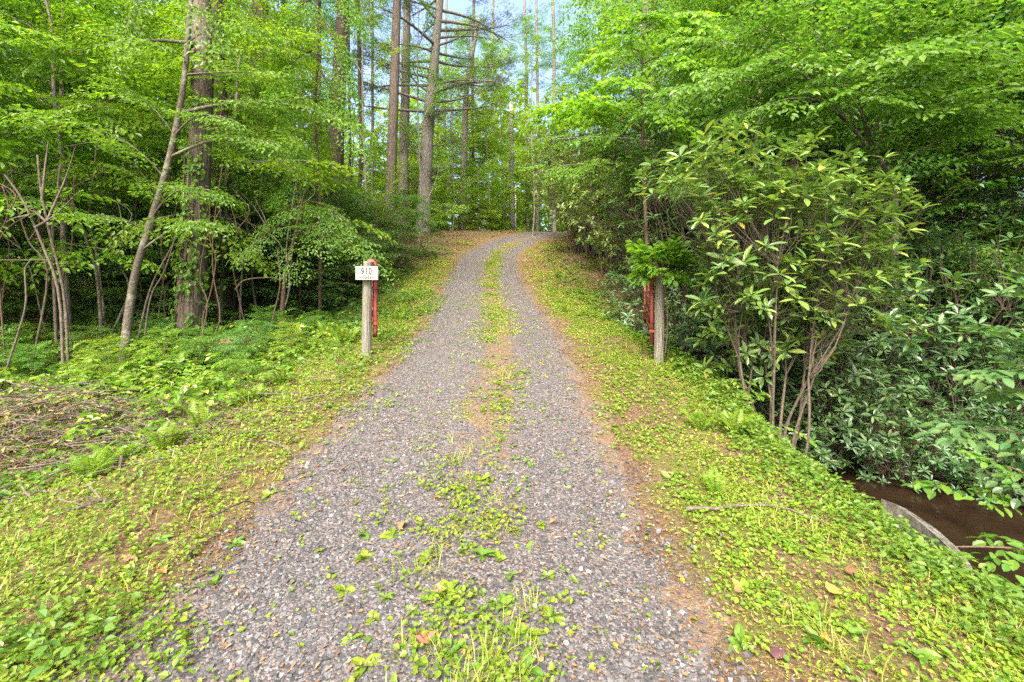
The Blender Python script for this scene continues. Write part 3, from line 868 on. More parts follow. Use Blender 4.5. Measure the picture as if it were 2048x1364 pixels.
# ------------------------------------------------------------------ hero saplings with layered sprays
def sapling(name, path, radii, branches, label, leafmat, bark, tmpl=LEAF4, tmpls=None, group=None, cat='tree', wid=1.0, m=None, leaf_parts=0, seg=9):
    """Stem through path; branches = (start 0..1, end point, droop); sprays along every branch."""
    path = np.asarray(path, float); base = path[0].copy()
    tmpls = tmpls or SPR_S
    o = empty(name, base, 0, label, cat, group)
    sp = resample(path - base, 24)
    b = Buf(); b.tube(sp, radii, seg, .03)
    O, DD, SS = [], [], []
    for st, end, dr, sc in branches:
        k = int(st * 23); p0 = sp[k]; e = np.asarray(end) - base
        L = np.linalg.norm(e - p0)
        t = np.linspace(0, 1, 7)[:, None]
        bp = p0 * (1 - t) + e * t + np.array([0, 0, 1]) * dr * L * np.sin(t * np.pi) + np.sin(t * np.pi) * rng.normal(0, .04 * L, 3)
        b.tube(bp, [max(.008, .012 * L), .004], 5)
        mm = m or max(4, int(L / .16))
        for j in range(mm):
            tt = .15 + .85 * (j + .8) / mm
            kk = min(tt, .999) * 6; a = int(kk)
            p = bp[a] + (bp[a + 1] - bp[a]) * (kk - a); tg = bp[a + 1] - bp[a]
            sg = (1 if j % 2 else -1) * rng.uniform(.4, 1.1) * (.15 if j == mm - 1 else 1)
            c, s_ = math.cos(sg), math.sin(sg)
            O.append(p); DD.append(norm(np.array([tg[0] * c - tg[1] * s_, tg[0] * s_ + tg[1] * c, tg[2] * .7])) + [0, 0, rng.normal(-.05, .12)]); SS.append(sc * rng.uniform(.75, 1.2))
    link('trunk', b.build('trunk', [bark], True), o)
    O = np.array(O); DD = np.array(DD); SS = np.array(SS); w = rng.integers(0, len(tmpls), len(O))
    lv = join([put(tmpls[q], O[w == q], spray_frames(DD[w == q], .15), SS[w == q]) for q in range(len(tmpls)) if (w == q).any()])
    add_leaves(o, tmpl, lv, leafmat, leaf_parts, wid)
    return o


def add_leaves(o, tmpl, lv, mat, n_parts, wid=1.0, rest='foliage'):
    """The n_parts leaves that show largest as leaf objects, the rest as one part."""
    P, D, N, S = lv
    base = np.array(o.location)
    if n_parts:
        dist = np.linalg.norm(P + base - [0, 0, CAM_Z], axis=1) / S
        order = np.argsort(dist)
        pick = order[:n_parts]; other = order[n_parts:]
        V, Q, T = tmpl
        lm = mesh('leaf', V * [wid, 1, 1], Q, T, [mat])
        R = frames(D[pick], N[pick])
        for q, i in enumerate(pick):
            c = link('leaf', lm, o)
            m4 = np.eye(4); m4[:3, :3] = R[q] * S[i]; m4[:3, 3] = P[i]
            c.matrix_local = Matrix(m4.tolist())
    else:
        other = np.arange(len(P))
    if len(other):
        c = link(rest, leaf_mesh(rest, RHOD6 if tmpl is RHOD else tmpl, P[other], D[other], N[other], S[other], [mat], wid), o)
        if n_parts: c['kind'] = 'stuff'


def gpt(px, y, dz=-.05):
    x = (px - CX_PX) / F_PX * y
    return np.array([x, y, float(gz(x, y)) + dz])


SPR_S = [spray(.7, 8, .075, .22) for _ in range(3)]
d = 7.4
sapling('leaning_sapling', [gpt(245, d), at(268, 560, d), at(300, 450, d), at(338, 320, d), at(366, 180, d), at(376, 70, d), at(386, -60, d), at(388, -200, d)],
        [.07, .056, .052, .046, .04, .034, .022],
        [(.93, at(250, 60, 7.0), .1, 1.0), (.8, at(450, 95, 6.9), .1, 1.0), (.72, at(510, 60, 7.6), .15, 1.1), (.66, at(300, 90, 6.8), .1, 1.0), (.62, at(560, 150, 7.2), .12, 1.0), (.55, at(690, 240, 7.4), .12, 1.05),
         (.52, at(450, 240, 6.6), .05, .8), (.48, at(230, 180, 7.0), .1, 1.0), (.45, at(560, 290, 6.9), .12, .8), (.4, at(160, 250, 6.9), .1, 1.0), (.36, at(240, 300, 6.8), .08, .75), (.33, at(420, 380, 6.7), .12, .75),
         (.3, at(180, 430, 6.7), .1, .8), (.25, at(420, 440, 6.8), .12, .75), (.7, at(90, 120, 7.6), .1, 1.1)],
        'slender sapling with mottled bark leaning right in front of the big ivy covered trunk', M['leaf_mid'], M['bark_mottled'], tmpls=SPR_S, leaf_parts=0)
d = 9.0
sapling('drooping_tree', [gpt(560, d), at(570, 560, d), at(590, 470, d), at(600, 420, d), at(610, 380, d)], [.045, .04, .03, .02, .012],
        [(.55, at(745, 520, 8.2), .16, .8), (.7, at(720, 480, 8.5), .18, .8), (.5, at(660, 500, 8.0), .16, .8), (.6, at(500, 500, 8.2), .12, .8), (.8, at(640, 440, 8.4), .12, .8), (.45, at(580, 540, 8.1), .1, .7), (.9, at(540, 440, 8.8), .1, .8), (.9, at(690, 450, 9.2), .14, .8)],
        'small tree with pale drooping layered sprays just left of the number sign', M['leaf_mid'], M['bark_twig'], tmpls=SPR_S)
sapling('beech_sapling', [gpt(640, 11.0), at(640, 420, 11), at(632, 250, 11), at(636, 60, 11), at(630, -60, 11)], [.045, .04, .03, .022, .012],
        [(.6, at(540, 300, 9.8), .1, 1.0), (.66, at(720, 290, 10.2), .1, .9), (.72, at(540, 190, 9.6), .12, 1.0), (.8, at(700, 170, 10.4), .1, 1.0), (.88, at(560, 80, 9.8), .1, 1.1), (.93, at(720, 50, 10.6), .1, 1.0), (.5, at(560, 390, 9.6), .08, .8)],
        'thin sapling with bright yellow green layered branches right of the ivy covered tree', M['leaf_yellow'], M['bark_twig'], tmpls=SPR_S)
for px, dd, ends, lab in [(728, 17, [(650, 330), (760, 260), (690, 180), (770, 120), (660, 60), (740, 20), (790, 350)], 'thin young tree with light foliage just left of the warm brown trunk'),
                          (838, 22, [(780, 380), (880, 330), (800, 240), (880, 160), (830, 120), (900, 420), (850, 20)], 'young tree with light foliage in front of the branchy pine'),
                          (905, 28, [(850, 300), (960, 260), (880, 200), (950, 150), (990, 330), (930, 380), (870, 390)], 'young yellow green tree between the branchy pine and the pole'),
                          (975, 31, [(930, 330), (1000, 300), (950, 220), (1002, 200), (990, 130), (960, 390), (1000, 380)], 'young yellow green tree just left of the pole'),
                          (1065, 27, [(1052, 330), (1120, 300), (1056, 240), (1110, 190), (1060, 120), (1100, 260)], 'young yellow green tree between the pole and the thicket'),
                          (940, 36, [(880, 250), (985, 210), (900, 150), (985, 110), (930, 60), (860, 330), (975, 300)], 'young yellow green tree far back, directly left of the pole top'),
                          (590, 16, [(520, 380), (640, 330), (560, 280), (650, 200), (540, 150), (600, 60)], 'thin young tree with light foliage above the mossy log')]:
    top = min(e[1] for e in ends) - 30
    sapling('young_tree', [gpt(px, dd), at(px + 4, 400, dd), at(px - 3, (400 + top) / 2, dd), at(px, top, dd)], [.055, .045, .035, .012],
            [(float(np.clip(.12 + .86 * (430 - ey) / (430 - top), .12, .97)) * .92, at(ex, ey - 8, dd * rng.uniform(.95, 1.04)), .08, 1.25 * dd / 20) for ex, ey in ends],
            lab, M['leaf_bright'], M['bark_grey'], tmpls=SPR_S, m=8, seg=6)
d = 7.6
sapling('overhanging_tree', [gpt(1790, d, -.1), at(1790, 460, d), at(1785, 360, d), at(1740, 300, d - .2), at(1700, 250, d - .3), at(1650, 200, d - .4)], [.06, .05, .042, .035, .025, .012],
        [(.9, at(1340, 190, 6.6), .12, .9), (.85, at(1430, 150, 6.4), .1, .9), (.8, at(1480, 230, 6.2), .1, .8), (.7, at(1560, 120, 6.0), .1, .9), (.6, at(1760, 100, 5.6), .1, .9), (.6, at(1930, 90, 5.6), .12, .9), (.5, at(1900, 200, 5.8), .1, .8),
         (.45, at(2000, 240, 6.2), .1, .9), (.75, at(1620, 60, 6.4), .12, 1.0), (.65, at(1850, 20, 6.0), .12, 1.0), (.5, at(2040, 120, 5.6), .12, 1.0), (.55, at(1700, 190, 5.8), .08, .75), (.9, at(1500, 40, 7.0), .12, 1.0), (.85, at(1400, 90, 7.0), .12, 1.0)],
        'leaning tree whose glossy layered branches overhang the big rhododendron', M['leaf_green'], M['bark_grey'], tmpls=SPR, m=11)
SPR_M = [spray(.8, 7, .13, .2, tilt=.5) for _ in range(3)]
d = 10.0
sapling('maple_sapling', [gpt(1300, d), at(1290, 400, d), at(1285, 250, d), at(1285, 100, d), at(1290, 20, d)], [.05, .04, .03, .02, .01],
        [(.5, at(1180, 210, 9.4), .1, 1.0), (.55, at(1350, 240, 9.2), .1, 1.0), (.6, at(1230, 160, 9.3), .1, 1.0), (.7, at(1380, 130, 9.2), .1, 1.0), (.75, at(1200, 110, 9.6), .1, 1.0), (.85, at(1340, 60, 9.4), .1, 1.0), (.95, at(1270, 40, 9.5), .1, .9), (.9, at(1420, 50, 9.0), .1, 1.0), (.5, at(1100, 220, 10.5), .08, .9)],
        'young maple with fresh bright green lobed leaves above the right hand thicket', M['vine_leaf'], M['bark_twig'], MAPLE, SPR_M, wid=.9)

# ------------------------------------------------------------------ rhododendrons
def whorl(n=9, L=.165, up=.45, r=None):
    a = np.arange(n) * 2.39996 + rng.normal(0, .2, n)
    e = np.linspace(-.25, .75, n) * up * 2 + rng.normal(0, .12, n)
    D = np.stack([np.cos(a) * np.cos(e), np.sin(a) * np.cos(e), np.sin(e)], -1)
    N = np.stack([-np.cos(a) * np.sin(e), -np.sin(a) * np.sin(e), np.cos(e)], -1) + rng.normal(0, .15, (n, 3))
    return D * .015, D, N, L * rng.uniform(.7, 1.15, n)


WHORLS = [whorl(k) for k in (7, 8, 9, 10, 8)]


def rhodo_parts(tips, stems=9, split=4, base_r=.03, leafL=1.0, spread=.25):
    """Stems from the origin up to the tips by way of two forks; a leaf whorl at every tip."""
    b = Buf(); n = len(tips)
    az = np.arctan2(tips[:, 1], tips[:, 0]) + .25 * tips[:, 2]
    order = np.argsort(az)
    allp = []
    for g in np.array_split(order, stems):
        c = tips[g].mean(0); f1 = c * [.5, .5, .48] + rng.normal(0, .06, 3)
        p0 = norm(np.array([c[0], c[1], 0.])) * rng.uniform(.02, spread)
        s1 = resample([p0, p0 * .6 + f1 * .5 + rng.normal(0, .06, 3) * [1, 1, 0], f1], 8)
        b.tube(s1, [base_r * rng.uniform(.8, 1.3), base_r * .65], 6, .06)
        gg = g[np.argsort(tips[g][:, 2] + rng.normal(0, .3, len(g)))]
        for h in np.array_split(gg, split):
            if not len(h): continue
            c2 = tips[h].mean(0); f2 = f1 * .4 + c2 * .6 + rng.normal(0, .08, 3)
            s2 = resample([f1, (f1 + f2) / 2 + rng.normal(0, .07, 3), f2], 5)
            b.tube(s2, [base_r * .48, base_r * .25], 5, .05)
            for k in h:
                tp = tips[k]
                s3 = np.array([f2, (f2 + tp) / 2 + rng.normal(0, .06, 3) + [0, 0, -.05], tp])
                b.tube(s3, [base_r * .17, .002], 3)
                allp.append((tp, norm(s3[-1] - s3[-2])))
    O = np.array([p for p, d in allp]); U = np.array([d for p, d in allp])
    U = norm(U * .6 + [0, 0, .7] + rng.normal(0, .15, U.shape))
    ref = norm(rng.normal(0, 1, U.shape)); xa = norm(np.cross(U, ref)); FR = np.stack([xa, np.cross(U, xa), U], -1)
    w = rng.integers(0, len(WHORLS), len(O)); sc = leafL * rng.uniform(.75, 1.2, len(O))
    lv = join([put(WHORLS[q], O[w == q], FR[w == q], sc[w == q]) for q in range(len(WHORLS)) if (w == q).any()])
    return b, lv


def ell_tips(n, c, r, zmin=None, shell=.55):
    v = norm(rng.normal(0, 1, (n * 2, 3))) * (shell + (1 - shell) * rng.random((n * 2, 1)))
    p = v * r + c
    if zmin is not None: p = p[p[:, 2] > zmin]
    return p[:n]


RB = gpt(1548, 5.25, -.05)
tips = np.vstack([ell_tips(980, np.array([2.95, 5.5, 2.15]) - RB, [1.8, 1.25, 1.3], .95, .4),
                  ell_tips(60, np.array([4.1, 5.3, 1.4]) - RB, [.9, .8, .6]),
                  ell_tips(90, np.array([3.0, 5.8, .95]) - RB, [1.25, .6, .6], .25)])
def clear_of_gate(t, base):
    w = t + base
    px = CX_PX + w[:, 0] / w[:, 1] * F_PX; py = CY_PX - (w[:, 2] - CAM_Z) / w[:, 1] * F_PX
    return t[~((px < 1400) & (py > 390)) & ~((px < 1250) & (py > 330))]


tips = clear_of_gate(tips, RB); tips = tips[(tips + RB)[:, 1] > 4.75]
rb, rl = rhodo_parts(tips, 12, 4, .02, 1.0)
RH = empty('rhododendron', RB, 0, 'largest rhododendron, olive leaf whorls on bare reddish stems by the right gate post', 'shrub', None)
link('stems', rb.build('stems', [M['rhodo_stem']], True), RH)
add_leaves(RH, RHOD, rl, M['rhodo_leaf'], 300)


def rhodo_kind(n, r, c, mat, leafL, stems=9):
    t = ell_tips(n, np.array(c), r, .1, .5)
    b, l = rhodo_parts(t, stems, 5, .035, leafL, .35)
    return b.build('stems', [M['rhodo_stem']], True), leaf_mesh('foliage', RHOD6, *l, [mat])


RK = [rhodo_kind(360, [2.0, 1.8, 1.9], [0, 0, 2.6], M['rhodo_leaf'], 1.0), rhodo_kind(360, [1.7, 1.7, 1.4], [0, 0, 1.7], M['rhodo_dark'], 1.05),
      rhodo_kind(440, [2.2, 2.0, 2.6], [0, 0, 3.2], M['rhodo_dark'], 1.0)]


def rhodo(k, x, y, s, label, group, z=None):
    o = empty('rhododendron', (x, y, float(gz(x, y)) - .08 if z is None else z), rng.uniform(0, 6.28), label, 'shrub', group)
    o.scale = (s, s, s)
    link('stems', RK[k][0], o); link('foliage', RK[k][1], o)
    return o


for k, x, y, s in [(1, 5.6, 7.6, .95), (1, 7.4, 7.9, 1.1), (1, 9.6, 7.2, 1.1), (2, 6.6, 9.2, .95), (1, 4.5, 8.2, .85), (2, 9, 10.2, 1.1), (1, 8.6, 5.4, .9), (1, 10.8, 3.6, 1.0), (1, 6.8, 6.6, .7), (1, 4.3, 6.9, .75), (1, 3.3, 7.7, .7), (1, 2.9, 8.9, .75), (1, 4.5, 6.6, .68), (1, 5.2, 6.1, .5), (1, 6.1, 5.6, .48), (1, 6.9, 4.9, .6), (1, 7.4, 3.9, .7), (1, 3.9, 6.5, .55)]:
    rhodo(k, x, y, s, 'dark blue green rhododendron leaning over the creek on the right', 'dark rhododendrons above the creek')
for k, x, y, s in [(2, 3.9, 10.2, .9), (0, 3.4, 11.8, .85), (2, 5.2, 13.0, 1.0), (0, 3.1, 14.2, .9), (2, 4.6, 16.5, 1.05), (0, 3.0, 17.2, 1.0), (2, 3.4, 20, 1.1), (0, 4.2, 22.5, 1.2), (2, 6.5, 23.5, 1.2), (0, 5.2, 26, 1.1), (2, 7.5, 28, 1.1), (0, 3.5, 25, 1.45), (2, 3.3, 21.2, 1.3), (0, 2.7, 18.4, 1.0)]:
    rhodo(k, x, y, s, 'tall olive rhododendron in the thicket along the right side of the drive', 'rhododendron thicket along the drive')

# ------------------------------------------------------------------ gate posts, sign, gates
def post(px, pyb, pyt, y, w, label):
    p0 = at(px, pyb, y); p1 = at(px, pyt, y); h = p1[2] - p0[2]
    o = empty('gate_post', p0, 0, label, 'post', 'pair of gate posts')
    r = w / F_PX * y / 2
    b = Buf(); b.tube(resample([[-.01, 0, -.25], [0, 0, 0], [.005, 0, h * .5], [0.02, 0, h - .02], [.02, 0, h]], 14), [r * 1.08, r * 1.05, r, r * .98, r * .9], 20, .012, True)
    link('shaft', b.build('shaft', [M['weathered_post']], True), o)
    return p0, h, r


GD = 6.2
lp, lh, lr = post(733, 705, 527, GD, 18.5, 'weathered round wooden post holding the number sign left of the drive')
rp, rh_, rr_ = post(1318, 716, 538, GD, 18.5, 'weathered round wooden post topped with vine leaves right of the drive')


def text_mesh(s, size, depth, mat, narrow=1.0, spacing=1.0):
    cu = bpy.data.curves.new('text', 'FONT'); cu.body = s; cu.size = size; cu.extrude = depth; cu.align_x = 'CENTER'; cu.align_y = 'CENTER'
    cu.space_character = spacing; cu.offset = size * (.012 if size > .1 else .03)
    o = bpy.data.objects.new('text', cu); COL.objects.link(o)
    bpy.context.view_layer.update()
    me = bpy.data.meshes.new_from_object(o.evaluated_get(bpy.context.evaluated_depsgraph_get()))
    bpy.data.objects.remove(o); bpy.data.curves.remove(cu)
    me.materials.clear(); me.materials.append(mat)
    me.transform(Matrix.Diagonal((narrow, 1, 1, 1)))
    return me


def sign():
    y = GD - .125
    c = (at(711.5, 533, y) + at(756.5, 559, y)) / 2
    w = 45.5 / F_PX * y; h = 27 / F_PX * y
    o = empty('house_number_sign', c, math.radians(-3), 'cream board sign reading 910 and HODGES fixed on the left gate post', 'sign')
    b = Buf(); b.box([0, 0, 0], [w / 2, .011, h / 2])
    me = b.build('board', [M['sign_white']])
    link('board', me, o)
    for txt, size, x, z, nar, sp, nm in [('910', .135, -.004, .02, .62, 1.25, 'number_lettering'), ('HODGES', .044, -.004, -.062, .78, 1.6, 'name_lettering')]:
        t = link(nm, text_mesh(txt, size, .0015, M['sign_ink'], nar, sp), o)
        t.rotation_euler = (math.radians(90), 0, 0); t.location = (x, -.0125, z)
    for sx in (-1, 1):
        b = Buf(); b.tube(np.array([[0, -.013, h * .36 * sx], [0, -.009, h * .36 * sx]]), [.005, .005], 8, cap=True)
        link('screw', b.build('screw', [M['bark_twig']], True), o)


sign()


def gate(hinge, end, zb, zt, hook, label, post_p, post_r, zrod):
    """A red tube gate: hinge tube, end tube, middle tube, top rail, four slanting rails, two clamps round the post."""
    base = np.array([hinge[0], hinge[1], zb])
    o = empty('tube_gate', base, 0, label, 'gate', 'pair of red tube gates')
    e = np.array([end[0] - hinge[0], end[1] - hinge[1], 0.]); h = zt - zb
    mt = [M['red_paint']]
    def bar(name, pts, r, seg=10):
        b = Buf(); b.tube(np.array(pts, float), [r, r], seg, cap=True); link(name, b.build(name, mt, True), o)
    top = [[0, 0, -zrod], [0, 0, h]]
    if hook:
        pts = resample([[0, 0, -zrod], [0, 0, h * .5], [0, 0, h + .04], [-.012, 0, h + .075], [-.05, 0, h + .085], [-.10, 0, h + .08]], 30)
        bar('hinge_tube', pts, .032, 14)
    else:
        bar('hinge_tube', top, .027, 14)
    bar('end_tube', [e + [0, 0, .0], e + [0, 0, h]], .02)
    m = e * .42
    bar('middle_tube', [m + [0, 0, .02], m + [0, 0, h]], .014)
    bar('top_rail', [[0, 0, h - .03], e + [0, 0, h - .03]], .015)
    for z0, z1 in ((.64, .77), (.41, .55), (.16, .32), (.02, .12)):
        bar('rail', [[0, 0, z0 * h / .87], e + [0, 0, z1 * h / .87]], .011)
    q = np.array([post_p[0], post_p[1], 0]) - np.array([base[0], base[1], 0]); q[2] = 0
    for z in (.02, .56 * h / .87):
        b = Buf()
        b.tube(np.array([[0, 0, z - .018], [0, 0, z + .018]]), [.05, .05], 14, cap=True)
        dq = norm(q)
        b.box(q * .42 + [0, 0, z], [np.linalg.norm(q) * .36, .016, .012], np.array([[dq[0], -dq[1], 0], [dq[1], dq[0], 0], [0, 0, 1]]))
        link('hinge_clamp', b.build('hinge_clamp', mt), o)
    return o


hy = 6.28
hl = at(750.5, 600, hy); gate(hl, hl * [1, 0, 0] + [-.60, hy + 1.62, 0], .985, 1.775, True, 'red tube gate swung open edge on behind the left sign post', lp, lr, .17)
hr = at(1304, 600, hy); er = at(1290, 600, 7.95)
gate(hr, er, .88, 1.75, False, 'red tube gate with slanting rails swung open beside the right post', rp, rr_, .17)

# vine on the right post
def post_vine():
    c = rp + [.0, -.06, rh_ + .12]
    o = empty('climbing_vine', c, 0, 'clump of bright green vine leaves sitting on top of the right gate post', 'vine')
    b = Buf(); O, DD, SS = [], [], []
    for i in range(44):
        a = rng.uniform(0, 6.28); L = rng.uniform(.1, .3)
        e = rng.uniform(-.35, 1.1)
        p = branch_path(np.array([0, 0, -.08]), a, e, L, .15, .1, 4)
        b.tube(p, [.005, .002], 4)
        O += [p[-1], p[2]]; DD += [p[-1] - p[0]] * 2; SS += [rng.uniform(.75, 1.1), rng.uniform(.7, 1.0)]
    b.tube(resample([[.06, -.02, -1.25], [.075, -.06, -.9], [.05, -.09, -.5], [.0, -.08, -.1]], 12), [.008, .005], 5)
    link('stems', b.build('stems', [M['bark_twig']], True), o)
    tp = spray(.24, 4, .095, .2, tilt=.4)
    lv = put(tp, np.array(O), spray_frames(np.array(DD), .35), np.array(SS))
    add_leaves(o, OVAL, lv, M['vine_leaf'], 300)


post_vine()


# ivy on the big left trunk
def trunk_ivy():
    base = np.array(T1.location)
    o = empty('ivy', base, 0, 'green ivy leaves climbing the big ridged trunk on the left', 'ivy')
    n = 2000
    k = rng.uniform(.02, .7, n); p = np.stack([np.interp(k, np.linspace(0, 1, len(T1path)), T1path[:, q]) for q in range(3)], -1)
    a = rng.normal(-1.3, .9, n)
    r = .21 + .12 * rng.random(n)
    out = np.stack([np.cos(a), np.sin(a), np.zeros(n)], -1)
    keep = fbm(a * 2, p[:, 2] * 2, 1.0, 31) > .49
    P = (p + out * r[:, None])[keep]; out = out[keep]
    N = norm(out + rng.normal(0, .3, out.shape)); D = norm(np.array([0, 0, -1.]) + out * .35 + rng.normal(0, .45, out.shape))
    add_leaves(o, LEAF4, (P, D, N, rng.uniform(.06, .11, len(P))), M['leaf_mid'], 0, 1.4)
    b = Buf()
    for i in range(5):
        a = -1.2 + rng.normal(0, .7); zz = np.linspace(0, 4, 10)
        q = np.stack([np.interp(zz, T1path[:, 2], T1path[:, 0]) + .225 * np.cos(a + np.sin(zz + i) * .4), np.interp(zz, T1path[:, 2], T1path[:, 1]) + .225 * np.sin(a + np.sin(zz + i) * .4), zz], -1)
        b.tube(q, [.02, .008], 5)
    link('stem', b.build('stem', [M['bark_twig']], True), o)


trunk_ivy()

# ------------------------------------------------------------------ bare stems, hanging vines, dead wood on the left
def stem_thing(name, pix, depth, w0, w1, bark, label, cat, twigs=(), group=None, ground=True, dy=0):
    pts = [at(px, py, depth + dy * i) for i, (px, py) in enumerate(pix)]
    if ground: pts[0][2] = float(gz(pts[0][0], pts[0][1])) - .05
    base = pts[0].copy()
    o = empty(name, base, 0, label, cat, group)
    b = Buf(); b.tube(resample(np.array(pts) - base, 16), [w0 * .58 / F_PX * depth / 2, w1 * .58 / F_PX * depth / 2], 7, .05, True)
    link('stem', b.build('stem', [bark], True), o)
    for tw in twigs:
        q = [at(px, py, depth - .1 + dy) for px, py in tw]
        b = Buf(); b.tube(resample(np.array(q) - base, 8), [w1 / F_PX * depth / 2 * .9, .004], 5)
        link('twig', b.build('twig', [bark], True), o)
    return o


stem_thing('bare_sapling', [(128, 640), (118, 590), (85, 490), (45, 400), (10, 350)], 6.6, 10, 6, M['dead_wood'], 'bare bent stem leaning left at the left edge of the photo', 'sapling', [[(70, 455), (110, 430), (160, 380)], [(60, 430), (20, 440), (-10, 470)]])
stem_thing('bare_sapling', [(138, 645), (128, 590), (100, 470), (82, 380), (75, 310)], 6.8, 9, 6, M['dead_wood'], 'broken bare stem with split top at the far left', 'sapling', [[(84, 400), (92, 320), (97, 280)], [(95, 440), (130, 360), (152, 290)], [(100, 450), (60, 420), (0, 420)]])
stem_thing('bare_sapling', [(115, 620), (105, 480), (112, 420), (120, 330)], 7.4, 10, 7, M['dead_wood'], 'straight thin bare stem just behind the split bare stem', 'sapling')
stem_thing('bare_sapling', [(205, 650), (195, 560), (170, 470), (135, 370), (115, 250)], 8.2, 12, 6, M['bark_mottled'], 'thin mottled stem curving left beside the leaning sapling', 'sapling')
stem_thing('bare_sapling', [(215, 640), (192, 500), (178, 440), (190, 330), (200, 200)], 9.0, 10, 6, M['bark_grey'], 'thin grey upright stem left of the leaning sapling', 'sapling')
stem_thing('dead_branch', [(-10, 680), (40, 655), (52, 600), (50, 540), (62, 520)], 6.0, 7, 4, M['dead_wood'], 'crooked dead stem at the left edge above the leaf pile', 'branch')
stem_thing('dead_branch', [(-20, 520), (60, 520), (100, 520)], 6.5, 5, 3, M['dead_wood'], 'level dead branch crossing the left edge of the photo', 'branch', ground=False)
stem_thing('bare_sapling', [(268, 650), (300, 580), (340, 500), (350, 480)], 8.0, 7, 4, M['dead_wood'], 'thin dead stem leaning right against the big ivy covered trunk', 'sapling')
stem_thing('bare_sapling', [(285, 660), (300, 600), (330, 540), (352, 470)], 7.8, 6, 4, M['dead_wood'], 'second thin dead stem leaning right against the ivy covered trunk', 'sapling')
for i, (pix, lab) in enumerate([([(405, 690), (440, 640), (428, 560), (425, 500), (430, 430), (445, 330)], 'looping woody vine hanging just right of the ivy covered trunk'),
                                ([(410, 700), (405, 640), (420, 590), (432, 520), (418, 470), (422, 380)], 'woody vine tangled against the right side of the ivy covered trunk'),
                                ([(395, 690), (415, 610), (400, 560), (412, 480), (440, 420)], 'thin vine crossing the foot of the ivy covered trunk'),
                                ([(540, 690), (545, 640), (560, 570), (555, 500)], 'thin vine hanging over the mossy log'),
                                ([(470, 580), (490, 560), (540, 555), (560, 560)], 'thin arching vine above the mossy log')]):
    stem_thing('hanging_vine', pix, 8.0, 5, 3, M['bark_twig'], lab, 'vine', ground=i < 4)


def mossy_log():
    a = at(405, 700, 7.2); b_ = at(520, 662, 8.4)
    a[2] = float(gz(a[0], a[1])) + .1; b_[2] = float(gz(b_[0], b_[1])) + .16
    o = empty('mossy_log', a, 0, 'rotting mossy log lying in the hollow below the ivy covered tree', 'log')
    b = Buf(); b.tube(resample([[0, 0, 0], (b_ - a) * .5 + [0, 0, .03], b_ - a], 12), [.17, .2, .16], 14, .06, True)
    link('bole', b.build('bole', [M['moss_log']], True), o)
    n = 260
    t = rng.random(n)[:, None]; P = (b_ - a) * t + np.stack([rng.normal(0, .1, n), rng.normal(0, .1, n), .13 + .06 * rng.random(n)], -1)
    link('moss', leaf_mesh('moss', LEAF2, P, rng.normal(0, 1, (n, 3)), rng.normal(0, .4, (n, 3)) + [0, 0, 1], rng.uniform(.03, .06, n), [M['leaf_mid']]), o)['kind'] = 'stuff'


mossy_log()


# sticks on the ground
def stick(pts, r0, r1, label, name='fallen_branch', mat='dead_wood', lift=.015, twigs=()):
    P = []
    for x, y in pts: P.append([x, y, float(gz(x, y)) + lift + r0])
    P = np.array(P); base = P[0].copy()
    o = empty(name, base, 0, label, 'branch')
    path = resample(P - base, 16) + np.cumsum(rng.normal(0, .004, (16, 3)), 0)
    b = Buf(); b.tube(path, [r0, r1], 7, .08, True)
    link('stem', b.build('stem', [M[mat]], True), o)
    for k, dx, dy, dz in twigs:
        b = Buf(); b.tube(resample([path[k], path[k] + [dx * .5, dy * .6, dz * .5], path[k] + [dx, dy, dz]], 6), [r1, .002], 5); link('twig', b.build('twig', [M[mat]], True), o)


def on_ground(px, py, it=14):
    """Where the ray through a photo point meets the ground."""
    y = 4.0
    for _ in range(60):
        p = at(px, py, y); g = float(gz(p[0], p[1]))
        y = .6 * y + .4 * max(.5, (CAM_Z - g) * F_PX / max(py - CY_PX, 4))
    return at(px, py, y)[:2]


def gpts(*pp): return [tuple(on_ground(*p)) for p in pp]


stick(gpts((1370, 1027), (1440, 1024), (1485, 1018), (1560, 1024), (1650, 1056)), .011, .005, 'long crooked fallen branch lying across the right verge', twigs=((9, .12, .04, .03),))
stick(gpts((1497, 968), (1540, 985), (1592, 1008)), .009, .006, 'short pale stick above the long crooked branch on the right verge')
stick(gpts((1435, 1075), (1465, 1100)), .005, .003, 'thin twig below the long crooked branch on the right verge')
stick(gpts((380, 1120), (395, 1100)), .005, .004, 'small pale twig lying at the left edge of the gravel')
for pp, r, lab in [(((-20, 898), (40, 905), (95, 920)), .016, 'thick dead branch across the leaf pile at the left edge'), (((80, 840), (150, 905), (200, 930)), .01, 'thin dead branch sloping right on the leaf pile'),
                   (((0, 800), (40, 790), (110, 810)), .012, 'arched dead branch at the top of the leaf pile'), (((185, 805), (215, 850), (180, 900)), .009, 'curved dead branch among the honeysuckle'),
                   (((10, 860), (60, 850), (130, 880)), .008, 'thin grey branch in the middle of the leaf pile'), (((270, 885), (330, 880)), .012, 'dark fallen branch below the honeysuckle'),
                   (((420, 690), (500, 678), (560, 670)), .012, 'pale fallen branch in front of the mossy log')]:
    stick(gpts(*pp), r, r * .5, lab, 'dead_branch', 'dead_wood', .05 if '880' not in str(pp) else .1)


